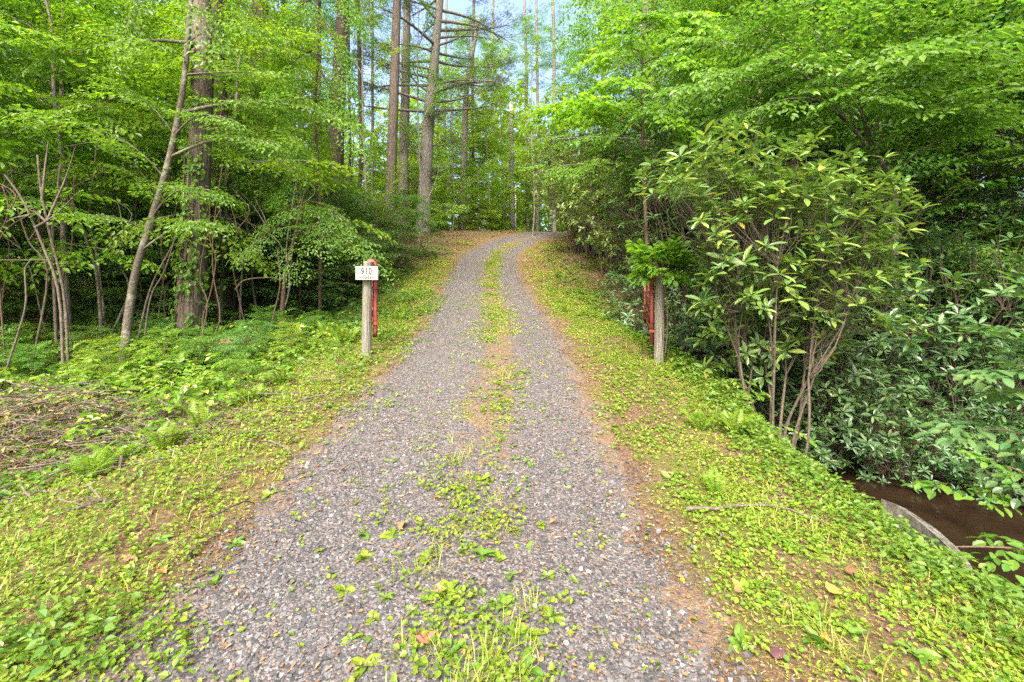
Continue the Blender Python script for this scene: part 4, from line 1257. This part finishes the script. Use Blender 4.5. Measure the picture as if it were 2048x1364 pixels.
def brush_pile():
    c = np.array([-4.7, 4.35]); b = Buf()
    for i in range(1300):
        p = c + rng.normal(0, 1, 2) * [1.3, .75]
        z = float(gz(p[0], p[1])) + .8 * math.exp(-((p[0] - c[0]) ** 2 + 2 * (p[1] - c[1]) ** 2)) * rng.random()
        L = rng.uniform(.2, .8); a = rng.normal(.3, 1.0)
        d = np.array([math.cos(a), math.sin(a) * .8, rng.normal(.05, .2)]) * L
        q = np.array([p[0], p[1], z + .02])
        b.tube(resample([q - d / 2, q + rng.normal(0, .04, 3), q + d / 2], 5), [rng.uniform(.003, .009), .002], 4)
    o = tag(link('brush_pile', b.build('brush_pile', [M['dead_wood']])), 'heap of dry brown twigs and dead vines at the left edge', kind='stuff')
    n = 4200
    x = rng.normal(c[0], 1.35, n); y = rng.normal(c[1], .75, n)
    z = gz(x, y) + .75 * np.exp(-((x - c[0]) ** 2 + 2 * (y - c[1]) ** 2)) * rng.random(n) + .02
    link('dead_leaves', leaf_mesh('dead_leaves', LEAF2, np.stack([x, y, z], -1), rng.normal(0, 1, (n, 3)) * [1, 1, .4], rng.normal(0, .8, (n, 3)) + [0, 0, 1], rng.uniform(.02, .075, n), [M['dead_leaf']], .6), o)


brush_pile()
R5 = np.random.default_rng(5)
for i in range(22):
    px = (15, 60, 100, 150, 185, 225, 262, 330, 480, -15, 35, 80, 125, 170, 210, 290, 310, 350, 500, 520, 550, 455)[i]; dd = (6.4, 7.0, 8.2, 7.6, 9.4, 10, 9.2, 9.8, 9.6, 7.2, 8.8, 9.6, 9.0, 10.5, 8.6, 10.4, 9.0, 9.4, 8.8, 10.2, 9.6, 9.0)[i]
    pts = [(px, 640)]
    for q in range(4): pts.append((pts[-1][0] + R5.normal(0, 22), pts[-1][1] - R5.uniform(50, 95)))
    tw = [[pts[q], (pts[q][0] + R5.normal(0, 40), pts[q][1] - 40), (pts[q][0] + R5.normal(0, 70), pts[q][1] - 85)] for q in (2, 3)]
    stem_thing('bare_sapling', pts, dd, R5.uniform(4, 8), 3, M[('bark_twig', 'dead_wood', 'bark_grey')[i % 3]], 'thin crooked bare stem among the shaded saplings', 'sapling', tw, 'thin bare stems at the left edge')

# concrete headwall above the creek
def headwall():
    pix = [(1770, 985, -.26), (1800, 1000, -.27), (1860, 1040, -.3), (1910, 1085, -.32), (1945, 1130, -.33), (1965, 1175, -.34), (1985, 1225, -.36), (2010, 1285, -.37), (2040, 1340, -.38)]
    pts = []
    for px, py, z in pix:
        y = (CAM_Z - z) * F_PX / (py - CY_PX); pts.append([(px - CX_PX) / F_PX * y, y, z])
    pts = np.array(pts); base = pts[0].copy()
    o = empty('culvert_headwall', base, 0, 'pale curved concrete edge of a culvert headwall above the creek', 'wall')
    top = resample(pts - base, 24); tg = norm(np.gradient(top, axis=0) * [1, 1, 0]); nn_ = np.stack([-tg[:, 1], tg[:, 0], np.zeros(24)], -1)
    if (nn_[:, 0].mean()) < 0: nn_ = -nn_
    j = (fbm(np.arange(24), np.zeros(24), 4, 7)[:, None] - .5) * .05; k = (fbm(np.arange(24), np.zeros(24), 3, 8) - .5) * .04
    A = top - nn_ * (.05 + j); B = top + nn_ * (.03 + j); top[:, 2] -= .03; A[:, 2] -= .03; B[:, 2] -= .05
    A[:, 2] += k; B[:, 2] += k - .02
    C_ = B + nn_ * .03; C_[:, 2] = -1.3 - base[2]; Dn = A.copy(); Dn[:, 2] = -1.3 - base[2]
    V = np.stack([A, B, C_, Dn], 1).reshape(-1, 3)
    i = np.arange(23)[:, None] * 4; q = np.arange(4)[None]; q2 = (q + 1) % 4
    Q = np.stack([i + q, i + q2, i + 4 + q2, i + 4 + q], -1).reshape(-1, 4)
    Q = np.vstack([Q, [[0, 3, 2, 1], [92, 93, 94, 95]]])
    link('coping', mesh('coping', V, Q, None, [M['concrete']]), o)


headwall()

# ------------------------------------------------------------------ gravel
def stone_shape(r):
    v = np.array([[x, y, z] for x in (-1, 1) for y in (-1, 1) for z in (-1, 1)], float) * .68
    v = v * (1 + r.normal(0, .2, (8, 1))) + r.normal(0, .14, (8, 3))
    q = [[0, 1, 3, 2], [4, 6, 7, 5], [0, 4, 5, 1], [2, 3, 7, 6], [0, 2, 6, 4], [1, 5, 7, 3]]
    f = []
    for a, b, c, d in q: f += [[a, b, c], [a, c, d]] if r.random() < .5 else [[a, b, d], [b, c, d]]
    return v * [1.2, .85, .5], np.array(f)


def chip_shape(r):
    v = np.array([[1, 0, 0], [-1, 0, 0], [0, 1, 0], [0, -1, 0], [0, 0, 1]], float) + r.normal(0, .22, (5, 3))
    return v * [1.1, .85, .5], np.array([[0, 2, 4], [2, 1, 4], [1, 3, 4], [3, 0, 4]])


STONES = [stone_shape(rng) for _ in range(10)]
CHIPS = [chip_shape(rng) for _ in range(10)]

def gravel_density(x, y):
    s = lat(x, y); e = (fbm(x, y, .5, 21) - .5) * .5
    s = np.where(s < 0, s * (1 - .13 * sstep(4.5, 2.0, y)), s)
    d = sstep(1.32, 1.0, np.abs(s) + e)
    mid = np.exp(-((s - .17) / .30) ** 2) * (.35 + .6 * sstep(3.5, 5.5, y)) * (.5 + fbm(x, y, .7, 43))
    return np.clip(d * (1 - mid) * sstep(20, 14, y) * (.25 + 1.15 * fbm(x, y, .5, 40)) * (.55 + .45 * np.exp(-((np.abs(s - .1) - .72) / .42) ** 2)), 0, 1)


n = 180000
yy = 1.35 + (19 - 1.35) * rng.random(n) ** 2.15
xx = rd(P_CX, yy) + rng.uniform(-1.65, 1.5, n)
ok = rng.random(n) < gravel_density(xx, yy) * 1.1
xx, yy = xx[ok], yy[ok]
ss = rng.gamma(4.0, .0017, len(xx)).clip(.0040, .020) * np.clip(.8 + yy * .03, .8, 1.2)
zz = gz(xx, yy) + .004 + ss * .08
order = np.argsort(yy - ss * 30)
vis = (np.abs(xx) / np.maximum(yy, .1) < 1.1) & (yy > 1.72)
cand = [i for i in order if vis[i]][:300]
isn = np.zeros(len(xx), bool); isn[cand] = True
stone_me = [mesh('stone', v, None, f, [M['stone']]) for v, f in STONES]
for i in cand:
    c = link('stone', stone_me[i % 10], DRIVE)
    c.location = (xx[i], yy[i], zz[i]); c.scale = (ss[i],) * 3
    c.rotation_euler = (rng.normal(0, .3), rng.normal(0, .3), rng.uniform(0, 6.28))
b = Buf()
rest = np.where(~isn)[0]
for q in range(10):
  for far, (v, f) in enumerate((STONES[q], CHIPS[q])):
    idx = rest[q::10]; idx = idx[(yy[idx] > 3.6) == bool(far)]
    a = rng.uniform(0, 6.28, len(idx)); tx = rng.normal(0, .28, len(idx)); ty = rng.normal(0, .28, len(idx))
    ca, sa = np.cos(a), np.sin(a)
    Rz = np.stack([np.stack([ca, -sa, a * 0], -1), np.stack([sa, ca, a * 0], -1), np.stack([tx, ty, a * 0 + 1], -1)], 1)
    W = np.einsum('nij,kj->nki', Rz, v) * ss[idx][:, None, None] + np.stack([xx[idx], yy[idx], zz[idx]], -1)[:, None]
    b.add(W.reshape(-1, 3), None, (f[None] + (np.arange(len(idx)) * len(v))[:, None, None]).reshape(-1, 3))
g = link('gravel', b.build('gravel', [M['stone']]), DRIVE); g['kind'] = 'stuff'


# ------------------------------------------------------------------ ground cover
def sample(n, x0, x1, y0, y1, dens, pw=1.7):
    y = y0 + (y1 - y0) * rng.random(n) ** pw
    x = rng.uniform(x0, x1, n)
    ok = rng.random(n) < dens(x, y)
    return x[ok], y[ok]


def tufts_near_far(x, y, k, size, h, mat, tmpl, name, label, wid=1.0, spread=1.0):
    near = y < 3.3
    m = []
    for sel, t in ((near, tmpl), (~near, LEAF2)):
        if sel.any(): m.append(tufts(x[sel], y[sel], k, size, h, mat, t, name, label + (', close to the camera' if t is tmpl else ', farther up the drive'), wid, spread))


def tufts(x, y, k, size, h, mat, tmpl, name, label, wid=1.0, spread=1.0, kindprop='stuff', grow=.06):
    n = len(x)
    sc = np.clip(.85 + grow * y, .9, 1.9)
    P = np.stack([x, y, gz(x, y)], -1)
    P = np.repeat(P, k, 0); sc = np.repeat(sc, k)
    m = n * k
    a = rng.uniform(0, 6.28, m); rr = rng.uniform(.1, 1, m) * .035 * spread * sc
    hh = rng.uniform(.2, 1, m) * h
    P = P + np.stack([np.cos(a) * rr, np.sin(a) * rr, hh], -1)
    e = rng.normal(.05, .35, m)
    D = np.stack([np.cos(a) * np.cos(e), np.sin(a) * np.cos(e), np.sin(e)], -1)
    N = rng.normal(0, .35, (m, 3)) + [0, 0, 1]
    S = size * rng.uniform(.55, 1.25, m) * sc
    me = leaf_mesh(name, tmpl, P, D, N, S, [mat], wid)
    return tag(link(name, me), label, kind=kindprop)


def clump(x, y, sc, seed, lo=.4, hi=.6): return sstep(lo, hi, fbm(x, y, sc, seed))


# left bank: dense small weeds
d_left = lambda x, y: sstep(-.95, -1.5, lat(x, y) + (fbm(x, y, .6, 51) - .5) * 1.0) * (.72 + .28 * clump(x, y, .45, 52, .35, .55)) * sstep(21, 9, y)
x, y = sample(44000, -9, -.9, 1.1, 20, d_left, 1.8)
tufts_near_far(x, y, 5, .026, .06, M['weed'], LEAF4, 'weeds', 'low yellow green weeds covering the left bank', 1.4)
x, y = sample(10000, -9, -1.6, 1.2, 12, lambda x, y: d_left(x, y) * clump(x, y, .9, 55, .5, .65), 1.7)
tufts_near_far(x, y, 6, .045, .15, M['weed_cool'], LEAF4, 'weeds', 'taller cooler green weeds in patches on the left bank', 1.2)
# right verge: sparser, litter showing
d_right = lambda x, y: sstep(1.15, 1.8, lat(x, y) + (fbm(x, y, .6, 61) - .5) * .8) * (.24 + .6 * clump(x, y, .4, 62, .40, .6) + .5 * sstep(2.1, 2.7, lat(x, y))) * sstep(3.4, 3.0, lat(x, y)) * sstep(18, 9, y)
x, y = sample(26000, .6, 3.6, 1.1, 17, d_right, 1.8)
tufts_near_far(x, y, 5, .025, .04, M['weed'], LEAF4, 'weeds', 'sparse yellow green weeds on the right verge', 1.5)
x, y = sample(4500, 1.8, 3.9, 1.2, 9, lambda x, y: sstep(2.15, 2.75, lat(x, y)) * sstep(3.7, 3.2, lat(x, y)), 1.2)
tufts_near_far(x, y, 6, .04, .12, M['weed_cool'], LEAF4, 'weeds', 'thick green weeds along the edge of the creek bank', 1.2)
# centre strip
d_mid = lambda x, y: np.clip(np.exp(-((lat(x, y) - .17) / (.26 - .05 * sstep(4, 8, y))) ** 2), 0, 1) * clump(x, y, .5, 71, .42, .6) * (.3 + .7 * (1 - .6 * sstep(2.8, 3.4, y) * sstep(4.6, 4.0, y)))
x, y = sample(16000, -1.6, 1.6, 1.3, 22, d_mid, 1.4)
tufts_near_far(x, y, 4, .029, .035, M['weed'], LEAF4, 'weeds', 'low weeds between the wheel tracks of the drive', 1.5)
d_mat = lambda x, y: np.clip(np.exp(-((lat(x, y) - .17) / .42) ** 2), 0, 1) * clump(x, y, .3, 73, .45, .58) * sstep(4.2, 3.0, y)
x, y = sample(2600, -1.2, 1.4, 1.4, 4.3, d_mat, 1.2)
tufts_near_far(x, y, 6, .026, .05, M['weed'], LEAF4, 'weeds', 'patchy mats of small weeds among the broad leaved weeds', 1.3, 1.3)
d_moss = lambda x, y: np.clip((np.exp(-((lat(x, y) - .17) / .36) ** 2) * sstep(3.4, 4.6, y) * 1.8 + sstep(1.15, 1.5, np.abs(lat(x, y)))) * clump(x, y, .55, 75, .38, .6), 0, 1) * sstep(3.2, 2.4, np.abs(lat(x, y)))
x, y = sample(54000, -4.5, 3.4, 1.2, 24, d_moss, 1.6)
tufts_near_far(x, y, 5, .022, .02, M['grass'], NEED, 'moss', 'fine yellow moss and grass hugging the verges and centre strip', 1.2, 1.1)
# stray weeds in the gravel
x, y = sample(1500, -1.6, 1.6, 1.3, 12, lambda x, y: (np.abs(lat(x, y)) < 1.3) * .45, 1.6)
tufts_near_far(x, y, 3, .03, .02, M['weed'], LEAF4, 'weeds', 'stray seedlings scattered through the gravel', 1.5)


def grass(n, x0, x1, y0, y1, dens, h, label, k=9, pw=1.6):
    x, y = sample(n, x0, x1, y0, y1, dens, pw)
    m = len(x) * k
    P = np.repeat(np.stack([x, y, gz(x, y) - .005], -1), k, 0) + rng.normal(0, .018, (m, 3)) * [1, 1, 0]
    a = rng.uniform(0, 6.28, m); e = rng.uniform(.5, 1.4, m)
    D = np.stack([np.cos(a) * np.cos(e), np.sin(a) * np.cos(e), np.sin(e)], -1)
    N = np.stack([-np.cos(a) * np.sin(e), -np.sin(a) * np.sin(e), np.cos(e)], -1)
    me = leaf_mesh('grass', BLADE, P, D, N, h * rng.uniform(.35, 1.2, m), [M['grass']], .75)
    tag(link('grass', me), label, kind='stuff')


grass(2200, -1.4, 1.4, 1.5, 14, lambda x, y: np.exp(-((lat(x, y) - .17) / .25) ** 2) * clump(x, y, .4, 81, .5, .62), .12, 'tufts of thin grass between the wheel tracks')
grass(2400, .9, 3.4, 1.3, 12, lambda x, y: sstep(1.3, 1.9, lat(x, y)) * clump(x, y, .4, 83, .5, .62) * sstep(3.3, 2.9, lat(x, y)), .12, 'tufts of thin grass on the right verge')
grass(5000, -7, -1.1, 1.2, 20, lambda x, y: sstep(-1.2, -1.8, lat(x, y)) * clump(x, y, .5, 85, .45, .6), .13, 'thin grass among the weeds on the left bank')
grass(6000, -9, 3, 14, 34, lambda x, y: sstep(1.2, 1.6, np.abs(lat(x, y))) * sstep(5, 3, np.abs(lat(x, y))) * (.25 + clump(x, y, 1.2, 86, .4, .6)), .16, 'short yellow grass along the upper drive', 8, 1.0)

# leaf and needle litter
def litter(n, x0, x1, y0, y1, dens, label, size=.035, wid=.7, pw=1.6, tmpl=LEAF2, mat='dead_leaf', name='leaf_litter'):
    x, y = sample(n, x0, x1, y0, y1, dens, pw)
    m = len(x); a = rng.uniform(0, 6.28, m)
    P = np.stack([x, y, gz(x, y) + .012 + .008 * rng.random(m)], -1)
    D = np.stack([np.cos(a), np.sin(a), rng.normal(0, .1, m)], -1)
    me = leaf_mesh(name, tmpl, P, D, rng.normal(0, .25, (m, 3)) + [0, 0, 1], size * rng.uniform(.4, 1.3, m) * np.clip(.8 + .05 * y, .9, 1.8), [M[mat]], wid)
    tag(link(name, me), label, kind='stuff')


edge = lambda x, y: np.clip(1.6 * sstep(.95, 1.25, lat(x, y)) * sstep(2.0, 1.5, lat(x, y)) * (.4 + .6 * clump(x, y, .8, 95, .4, .55)) + sstep(.75, 1.25, np.abs(lat(x, y) + .05)) * sstep(3.1, 1.9, np.abs(lat(x, y))) + .55 * np.exp(-((lat(x, y) - .17) / .4) ** 2) + .28, 0, 1)
litter(60000, -3.5, 3.2, 1.2, 18, edge, 'fine brown needles scattered over the drive edges', .045, .16, 1.9, NEED, name='needle_litter')
litter(19000, -3.5, 3.2, 1.2, 18, edge, 'small dry leaf scraps scattered along the drive', .028, .9, 1.8)
litter(9000, -9, 12, 10, 32, lambda x, y: sstep(1.3, 1.8, np.abs(lat(x, y))) * .8, 'brown dead leaves on the woodland floor', .09, .9, 1.0)
litter(8000, -8, -3.0, 3.0, 6.4, lambda x, y: sstep(-2.9, -3.7, lat(x, y)) * clump(x, y, .9, 91, .35, .5), 'pile of dry brown leaves and needles at the left edge', .075, .5, 1.0)


# honeysuckle tangle on the left
def tangle(n, x0, x1, y0, y1, dens, mat, label, leaf=.065, hmax=.5, name='undergrowth', stem=True, k=11):
    x, y = sample(n, x0, x1, y0, y1, dens, 1.1)
    b = Buf(); P, D, N, S = [], [], [], []
    for xi, yi in zip(x, y):
        az = rng.uniform(0, 6.28); L = rng.uniform(.35, .9) * hmax * 1.8; el = rng.uniform(.5, 1.25)
        p = branch_path(np.array([xi, yi, float(gz(xi, yi))]), az, el, L, .65, .08, 7)
        if stem: b.tube(p, [.004, .002], 3)
        u = np.linspace(.25, 1, k) * 6; i0 = np.minimum(u.astype(int), 5)
        q = p[i0] + (p[i0 + 1] - p[i0]) * (u - i0)[:, None]; tg = norm(p[i0 + 1] - p[i0])
        side = norm(np.cross(tg, [0, 0, 1.]))
        for sg in (-1, 1):
            P.append(q); D.append(side * sg + tg * .45 + rng.normal(0, .2, q.shape) - [0, 0, .15]); N.append(rng.normal(0, .3, q.shape) + [0, 0, 1]); S.append(leaf * rng.uniform(.6, 1.2, k))
    lv = [np.concatenate(v) for v in (P, D, N, S)]
    o = tag(link(name, leaf_mesh(name, LEAF2, *lv, [mat], 1.0)), label, kind='stuff')
    if stem: link('stems', b.build('stems', [M['bark_twig']], True), o)


tangle(2300, -9.5, -2.6, 4.0, 9.5, lambda x, y: sstep(-2.5, -3.4, lat(x, y)) * (.3 + .7 * clump(x, y, 1.0, 101, .35, .5)) * (1 - .8 * np.exp(-((x + 4.7) / 1.4) ** 2 - ((y - 4.35) / .8) ** 2)), M['honeysuckle'], 'tangle of honeysuckle vines with paired leaves on the left', .085, .8, k=13)
tangle(1700, -14, -3.6, 7.2, 15, lambda x, y: clump(x, y, 1.4, 102, .35, .55), M['leaf_mid'], 'leafy undergrowth on the hollow floor under the left trees', .085, 1.05)
tangle(500, 2.3, 4.4, 4.6, 9.5, lambda x, y: sstep(2.4, 2.9, lat(x, y)), M['weed_cool'], 'green undergrowth around the feet of the rhododendron', .07, .45)
tangle(700, 4.5, 10, 5.8, 9, lambda x, y: y * 0 + .8, M['leaf_cool'], 'dark leafy undergrowth on the far creek bank', .09, .5)
tangle(420, 2.9, 5.2, 5.2, 7.2, lambda x, y: y * 0 + .9, M['leaf_cool'], 'leafy undergrowth along the creek below the large rhododendron', .075, .45)
tangle(60, 2.6, 3.3, 1.6, 4.6, lambda x, y: y * 0 + .8, M['weed_cool'], 'leafy weeds hanging over the concrete edge', .05, .28)
tangle(900, -5.5, -1.9, 7.5, 20, lambda x, y: sstep(-2.0, -2.5, lat(x, y)) * clump(x, y, 1.2, 105, .4, .55), M['leaf_cool'], 'pale green undergrowth on the bank behind the sign', .07, .5)
tangle(360, 1.4, 3.2, 9.0, 22, lambda x, y: sstep(1.7, 2.3, lat(x, y)) * clump(x, y, 1.4, 106, .4, .55), M['weed_cool'], 'green undergrowth at the foot of the right hand thicket', .07, .45)


# ------------------------------------------------------------------ ferns, broad leaf weeds, fallen leaves, rock
def frond_mesh(L=.42):
    P, D, N, S = [], [], [], []
    for i in range(20):
        t = (i + 1) / 21; y = L * t; z = .30 * L * math.sin(t * 2.4)
        w = L * .30 * math.sin(math.pi * min(1, t * .86 + .14)) ** .8 * (1 - .15 * t)
        for sg in (-1, 1):
            P.append([0, y, z]); D.append([sg, .35, -.12]); N.append([0, -.3 * (t - .4), 1]); S.append(max(.015, w))
    P.append([0, L * .97, .30 * L * math.sin(2.4)]); D.append([0, 1, -.5]); N.append([0, .3, 1]); S.append(.03)
    b = Buf(); leaves(b, NEED, np.array(P), np.array(D), np.array(N), np.array(S), .85)
    return b.build('frond', [M['fern']])


FROND = [frond_mesh(.42), frond_mesh(.34)]


def fern(x, y, s, label, group):
    o = empty('fern', (x, y, float(gz(x, y)) - .01), rng.uniform(0, 6), label, 'fern', group)
    n = int(rng.integers(6, 10))
    for i in range(n):
        c = link('frond', FROND[i % 2], o)
        c.rotation_euler = (rng.uniform(.35, .85), 0, i * 6.283 / n + rng.normal(0, .25)); c.scale = (s * rng.uniform(.8, 1.15),) * 3


for px, py, s, lab in [(690, 690, 1.15, 'tall fern just left of the number sign post'), (655, 680, 1.2, 'fern left of the number sign post beside another fern'), (620, 700, 1.0, 'fern on the slope left of the two ferns by the sign post'), (330, 900, .95, 'fern below the honeysuckle tangle, in the middle of the left bank'),
                       (400, 860, .9, 'fern right of the curved dead branch on the left bank'), (180, 960, 1.0, 'fern on the left bank, nearest the leaf pile'), (240, 930, .9, 'fern between the leaf pile fern and the honeysuckle fern'), (500, 810, .85, 'pale fern halfway between honeysuckle and gravel'),
                       (560, 770, .85, 'pale fern below the sign post on the left bank'), (1470, 868, .9, 'upright fern at the top of the creek bank under the rhododendron'), (1400, 860, .8, 'spreading fern on the right verge left of the upright fern'), (800, 640, .8, 'small fern right of the red gate behind the sign'),
                       (1128, 625, .7, 'small fern at the right edge of the upper gravel'), (1430, 990, .6, 'small fern above the long crooked branch')]:
    x, y = on_ground(px, py); fern(x, y, s * .78, lab, 'ferns on the banks')


def rosette(x, y, s, label, group, mats, n=8, up=.35):
    o = empty('broadleaf_weed', (x, y, float(gz(x, y)) + .004), rng.uniform(0, 6), label, 'weed', group)
    for i in range(n):
        c = link('leaf', mats, o)
        a = i * 2.39996 + rng.normal(0, .3)
        c.rotation_euler = (rng.uniform(-.1, up + .6 * i / n), rng.normal(0, .35), a); q = s * rng.uniform(.5, 1.25)
        c.scale = (q, q, q)


WL = [mesh('leaf', OVAL[0] * [1.1, 1, 1.4], OVAL[1], None, [M['weed']]), mesh('leaf', OVAL[0] * [.9, 1, 1.4], OVAL[1], None, [M['weed_cool']])]
pts = [(930, 1180), (1010, 1220), (880, 1170), (770, 1190), (760, 1240), (1050, 1280), (900, 1300), (960, 1330), (820, 1330), (700, 1290), (1000, 1100), (960, 1110), (1070, 1045), (1040, 1060), (990, 965), (940, 965), (780, 1080), (1090, 1160),
       (850, 1130), (840, 1240), (1020, 1150), (920, 1240), (740, 1340), (1000, 1320), (1060, 1330), (740, 1130), (1110, 1240), (870, 1060), (730, 1065), (690, 1180)]
for px, py in pts:
    x, y = on_ground(px + rng.normal(0, 8), py + rng.normal(0, 8))
    rosette(x, y, rng.uniform(.042, .075), 'broad leaved weed rosette growing between the wheel tracks near the camera', 'broad leaved weeds between the wheel tracks', WL[int(rng.integers(0, 2))], int(rng.integers(7, 14)))
for px, py in [(1490, 1130), (1640, 1290), (1700, 1270), (1830, 1310), (1640, 1110), (1480, 1290), (1560, 1190), (1620, 1230), (1340, 960), (1480, 1180), (1760, 1200), (1700, 1350), (1860, 1250), (1570, 1090)]:
    x, y = on_ground(px, py)
    rosette(x, y, rng.uniform(.042, .075), 'broad leaved weed rosette growing on the right verge near the camera', 'broad leaved weeds on the right verge', WL[int(rng.integers(0, 2))], int(rng.integers(6, 10)), .6)
for px, py in [(250, 1160), (380, 1180), (180, 1180), (320, 1080), (470, 1090), (120, 1240), (430, 1170), (540, 990), (300, 1260), (210, 1080)]:
    x, y = on_ground(px, py)
    rosette(x, y, rng.uniform(.04, .07), 'broad leaved weed rosette at the left edge of the gravel near the camera', 'broad leaved weeds on the left verge', WL[int(rng.integers(0, 2))], int(rng.integers(6, 10)), .6)


def fallen_leaf(px, py, s, mat, label, rz=0.0):
    x, y = on_ground(px, py)
    v, q, _ = MAPLE
    v = v.copy(); v[:, 2] += .18 * (np.abs(v[:, 0]) * 1.4) ** 2 + .1 * np.sin(v[:, 1] * 5)
    o = link('fallen_leaf', mesh('fallen_leaf', v * s, q, None, [M[mat]]))
    o.location = (x, y, float(gz(x, y)) + .03); o.rotation_euler = (.1, .15, rz)
    tag(o, label, 'leaf')


for px, py, s, mat, lab in [(1658, 1195, .075, 'orange_leaf', 'bright orange curled leaf lying on the right verge'), (805, 1054, .075, 'brown_leaf', 'tan fallen leaf on the gravel above the broad leaved weeds'), (855, 1302, .09, 'brown_leaf', 'large tan fallen leaf among the weeds, closest to the camera'),
                            (868, 1190, .06, 'brown_leaf', 'dark red brown leaf in the middle of the weed strip'), (1112, 1050, .05, 'orange_leaf', 'small orange leaf on the gravel right of the grass tuft'), (1690, 1152, .07, 'dead_leaf', 'pale dry leaf above the bright orange leaf'),
                            (246, 1132, .06, 'brown_leaf', 'red brown leaf among the left verge weeds'), (320, 1150, .055, 'orange_leaf', 'orange brown leaf near the left gravel edge'), (690, 945, .04, 'brown_leaf', 'small brown leaf on the left wheel track'), (1640, 1285, .045, 'orange_leaf', 'little orange leaf under a verge weed'),
                            (880, 1004, .04, 'orange_leaf', 'yellow orange leaf at the far end of the weed strip'), (1472, 1195, .04, 'brown_leaf', 'brown leaf at the right gravel edge'), (57, 803, .09, 'orange_leaf', 'orange dead leaf on top of the leaf pile at the left edge')]:
    fallen_leaf(px, py, s, mat, lab, rng.uniform(0, 6))


def red_rock():
    x, y = on_ground(1555, 1310)
    v, f = STONES[3]
    b = Buf(); b.add(v * [.055, .055, .03], None, f)
    o = link('red_rock', b.build('red_rock', [M['red_rock']], True)); o.location = (x, y, float(gz(x, y)) + .008)
    md = o.modifiers.new('smooth', 'SUBSURF'); md.levels = 2; md.render_levels = 2
    tag(o, 'dark red flat stone at the right edge of the gravel', 'rock')


red_rock()

# ------------------------------------------------------------------ near shrubs at the right edge
SPR_O = [spray(.42, 5, .11, .2, tilt=.3) for _ in range(3)]
b0 = np.array([3.75, 3.2, -1.1])
sapling('creekside_shrub', [b0, b0 + [0, -.05, .7], [3.75, 3.1, .2], [3.7, 3.0, .9], [3.7, 3.0, 1.4]], [.02, .018, .014, .01, .006],
        [(.75, [3.28, 3.0, .98], .1, .8), (.7, [3.42, 3.05, 1.18], .1, .8), (.6, [3.15, 3.05, .55], .1, .8), (.55, [3.25, 2.9, .33], .1, .8), (.5, [3.5, 2.8, .45], .1, .9), (.65, [3.5, 2.9, .8], .1, .9), (.85, [3.6, 2.95, 1.35], .1, .8), (.8, [4.1, 3.1, 1.3], .1, .9)],
        'bright shrub with smooth oval leaves at the right edge above the creek', M['smooth_leaf'], M['bark_twig'], OVAL, SPR_O, cat='shrub', leaf_parts=300, m=4, seg=6)
b0 = np.array([3.3, 2.75, -.75])
sapling('creekside_shrub', [b0, b0 + [.02, .02, .3], b0 + [.05, .0, .7], b0 + [.1, -.05, .95]], [.012, .01, .008, .004],
        [(.6, [2.62, 2.72, -.05], .1, .65), (.75, [2.95, 2.9, .2], .12, .65), (.5, [2.75, 2.5, -.3], .1, .65), (.4, [2.95, 2.6, -.42], .1, .6), (.9, [3.0, 2.75, .42], .1, .6), (.55, [3.1, 2.4, -.1], .1, .65)],
        'low shrub with yellow green leaflets reaching over the concrete edge', M['leaf_mid'], M['bark_twig'], OVAL, SPR_O, cat='shrub', leaf_parts=200, m=3, seg=6)


# ------------------------------------------------------------------ labels that single out members of a group
ORD = ['leftmost', 'second from the left', 'third from the left', 'fourth from the left', 'fifth from the left', 'sixth from the left', 'seventh from the left', 'eighth from the left', 'ninth from the left', 'tenth from the left', 'eleventh from the left', 'twelfth from the left', 'thirteenth from the left', 'fourteenth from the left', 'fifteenth from the left', 'sixteenth from the left']


def place_labels():
    by = {}
    for o in SC.objects:
        if o.parent is None and 'group' in o and 'category' in o: by.setdefault((o['group'], o['label']), []).append(o)
    for (g, lab), obs in by.items():
        n = len(obs)
        if n < 2: continue
        obs.sort(key=lambda o: o.location.x / max(o.location.y, .5))
        for i, o in enumerate(obs):
            w = ORD[i] if i < 16 and i <= n - 1 - i else (ORD[n - 1 - i].replace('left', 'right') if n - 1 - i < 16 else None)
            if w is None: w = 'number %d counted from the left' % (i + 1)
            o['label'] = SHORT.get(lab, lab) + ', ' + w


SHORT = {
    'thin crooked bare stem among the shaded saplings': 'thin crooked bare stem in the shade',
    'dark shrub in the hollow behind the ivy covered trunk': 'dark shrub in the hollow behind the ivy',
    'bright green understory tree with layered leaves at the left edge of the woods': 'bright green layered tree edging the left woods',
    'leafy understory tree with layered branches above the rhododendrons on the right': 'layered leafy tree above the right hand rhododendrons',
    'dark hemlock with drooping fine needled branches in the shade on the right': 'dark fine needled hemlock shading the right hand woods',
    'dark hemlock with drooping fine needled branches in the left hand woods': 'dark fine needled hemlock in the left hand woods',
    'tall straight tree with high leafy crown deep in the woods left of the drive': 'tall straight tree deep in the left hand woods',
    'tall straight tree with high leafy crown in the woods right of the drive': 'tall straight tree in the right hand woods',
    'slim tall tree rising from the woods beyond the crest of the drive': 'slim tall tree beyond the crest of the drive',
    'yellow green young tree in the woods beyond the crest of the drive': 'yellow green young tree beyond the crest',
    'leafy shrub filling the woodland floor left of the drive': 'leafy shrub on the left woodland floor',
    'leafy shrub filling the woodland floor right of the drive': 'leafy shrub on the right woodland floor',
    'dark blue green rhododendron leaning over the creek on the right': 'dark blue green rhododendron by the creek',
    'tall olive rhododendron in the thicket along the right side of the drive': 'tall olive rhododendron lining the drive thicket',
    'broad leaved weed rosette growing between the wheel tracks near the camera': 'broad leaved weed between the wheel tracks',
    'broad leaved weed rosette growing on the right verge near the camera': 'broad leaved weed on the right verge',
    'broad leaved weed rosette at the left edge of the gravel near the camera': 'broad leaved weed at the left gravel edge',
}
place_labels()
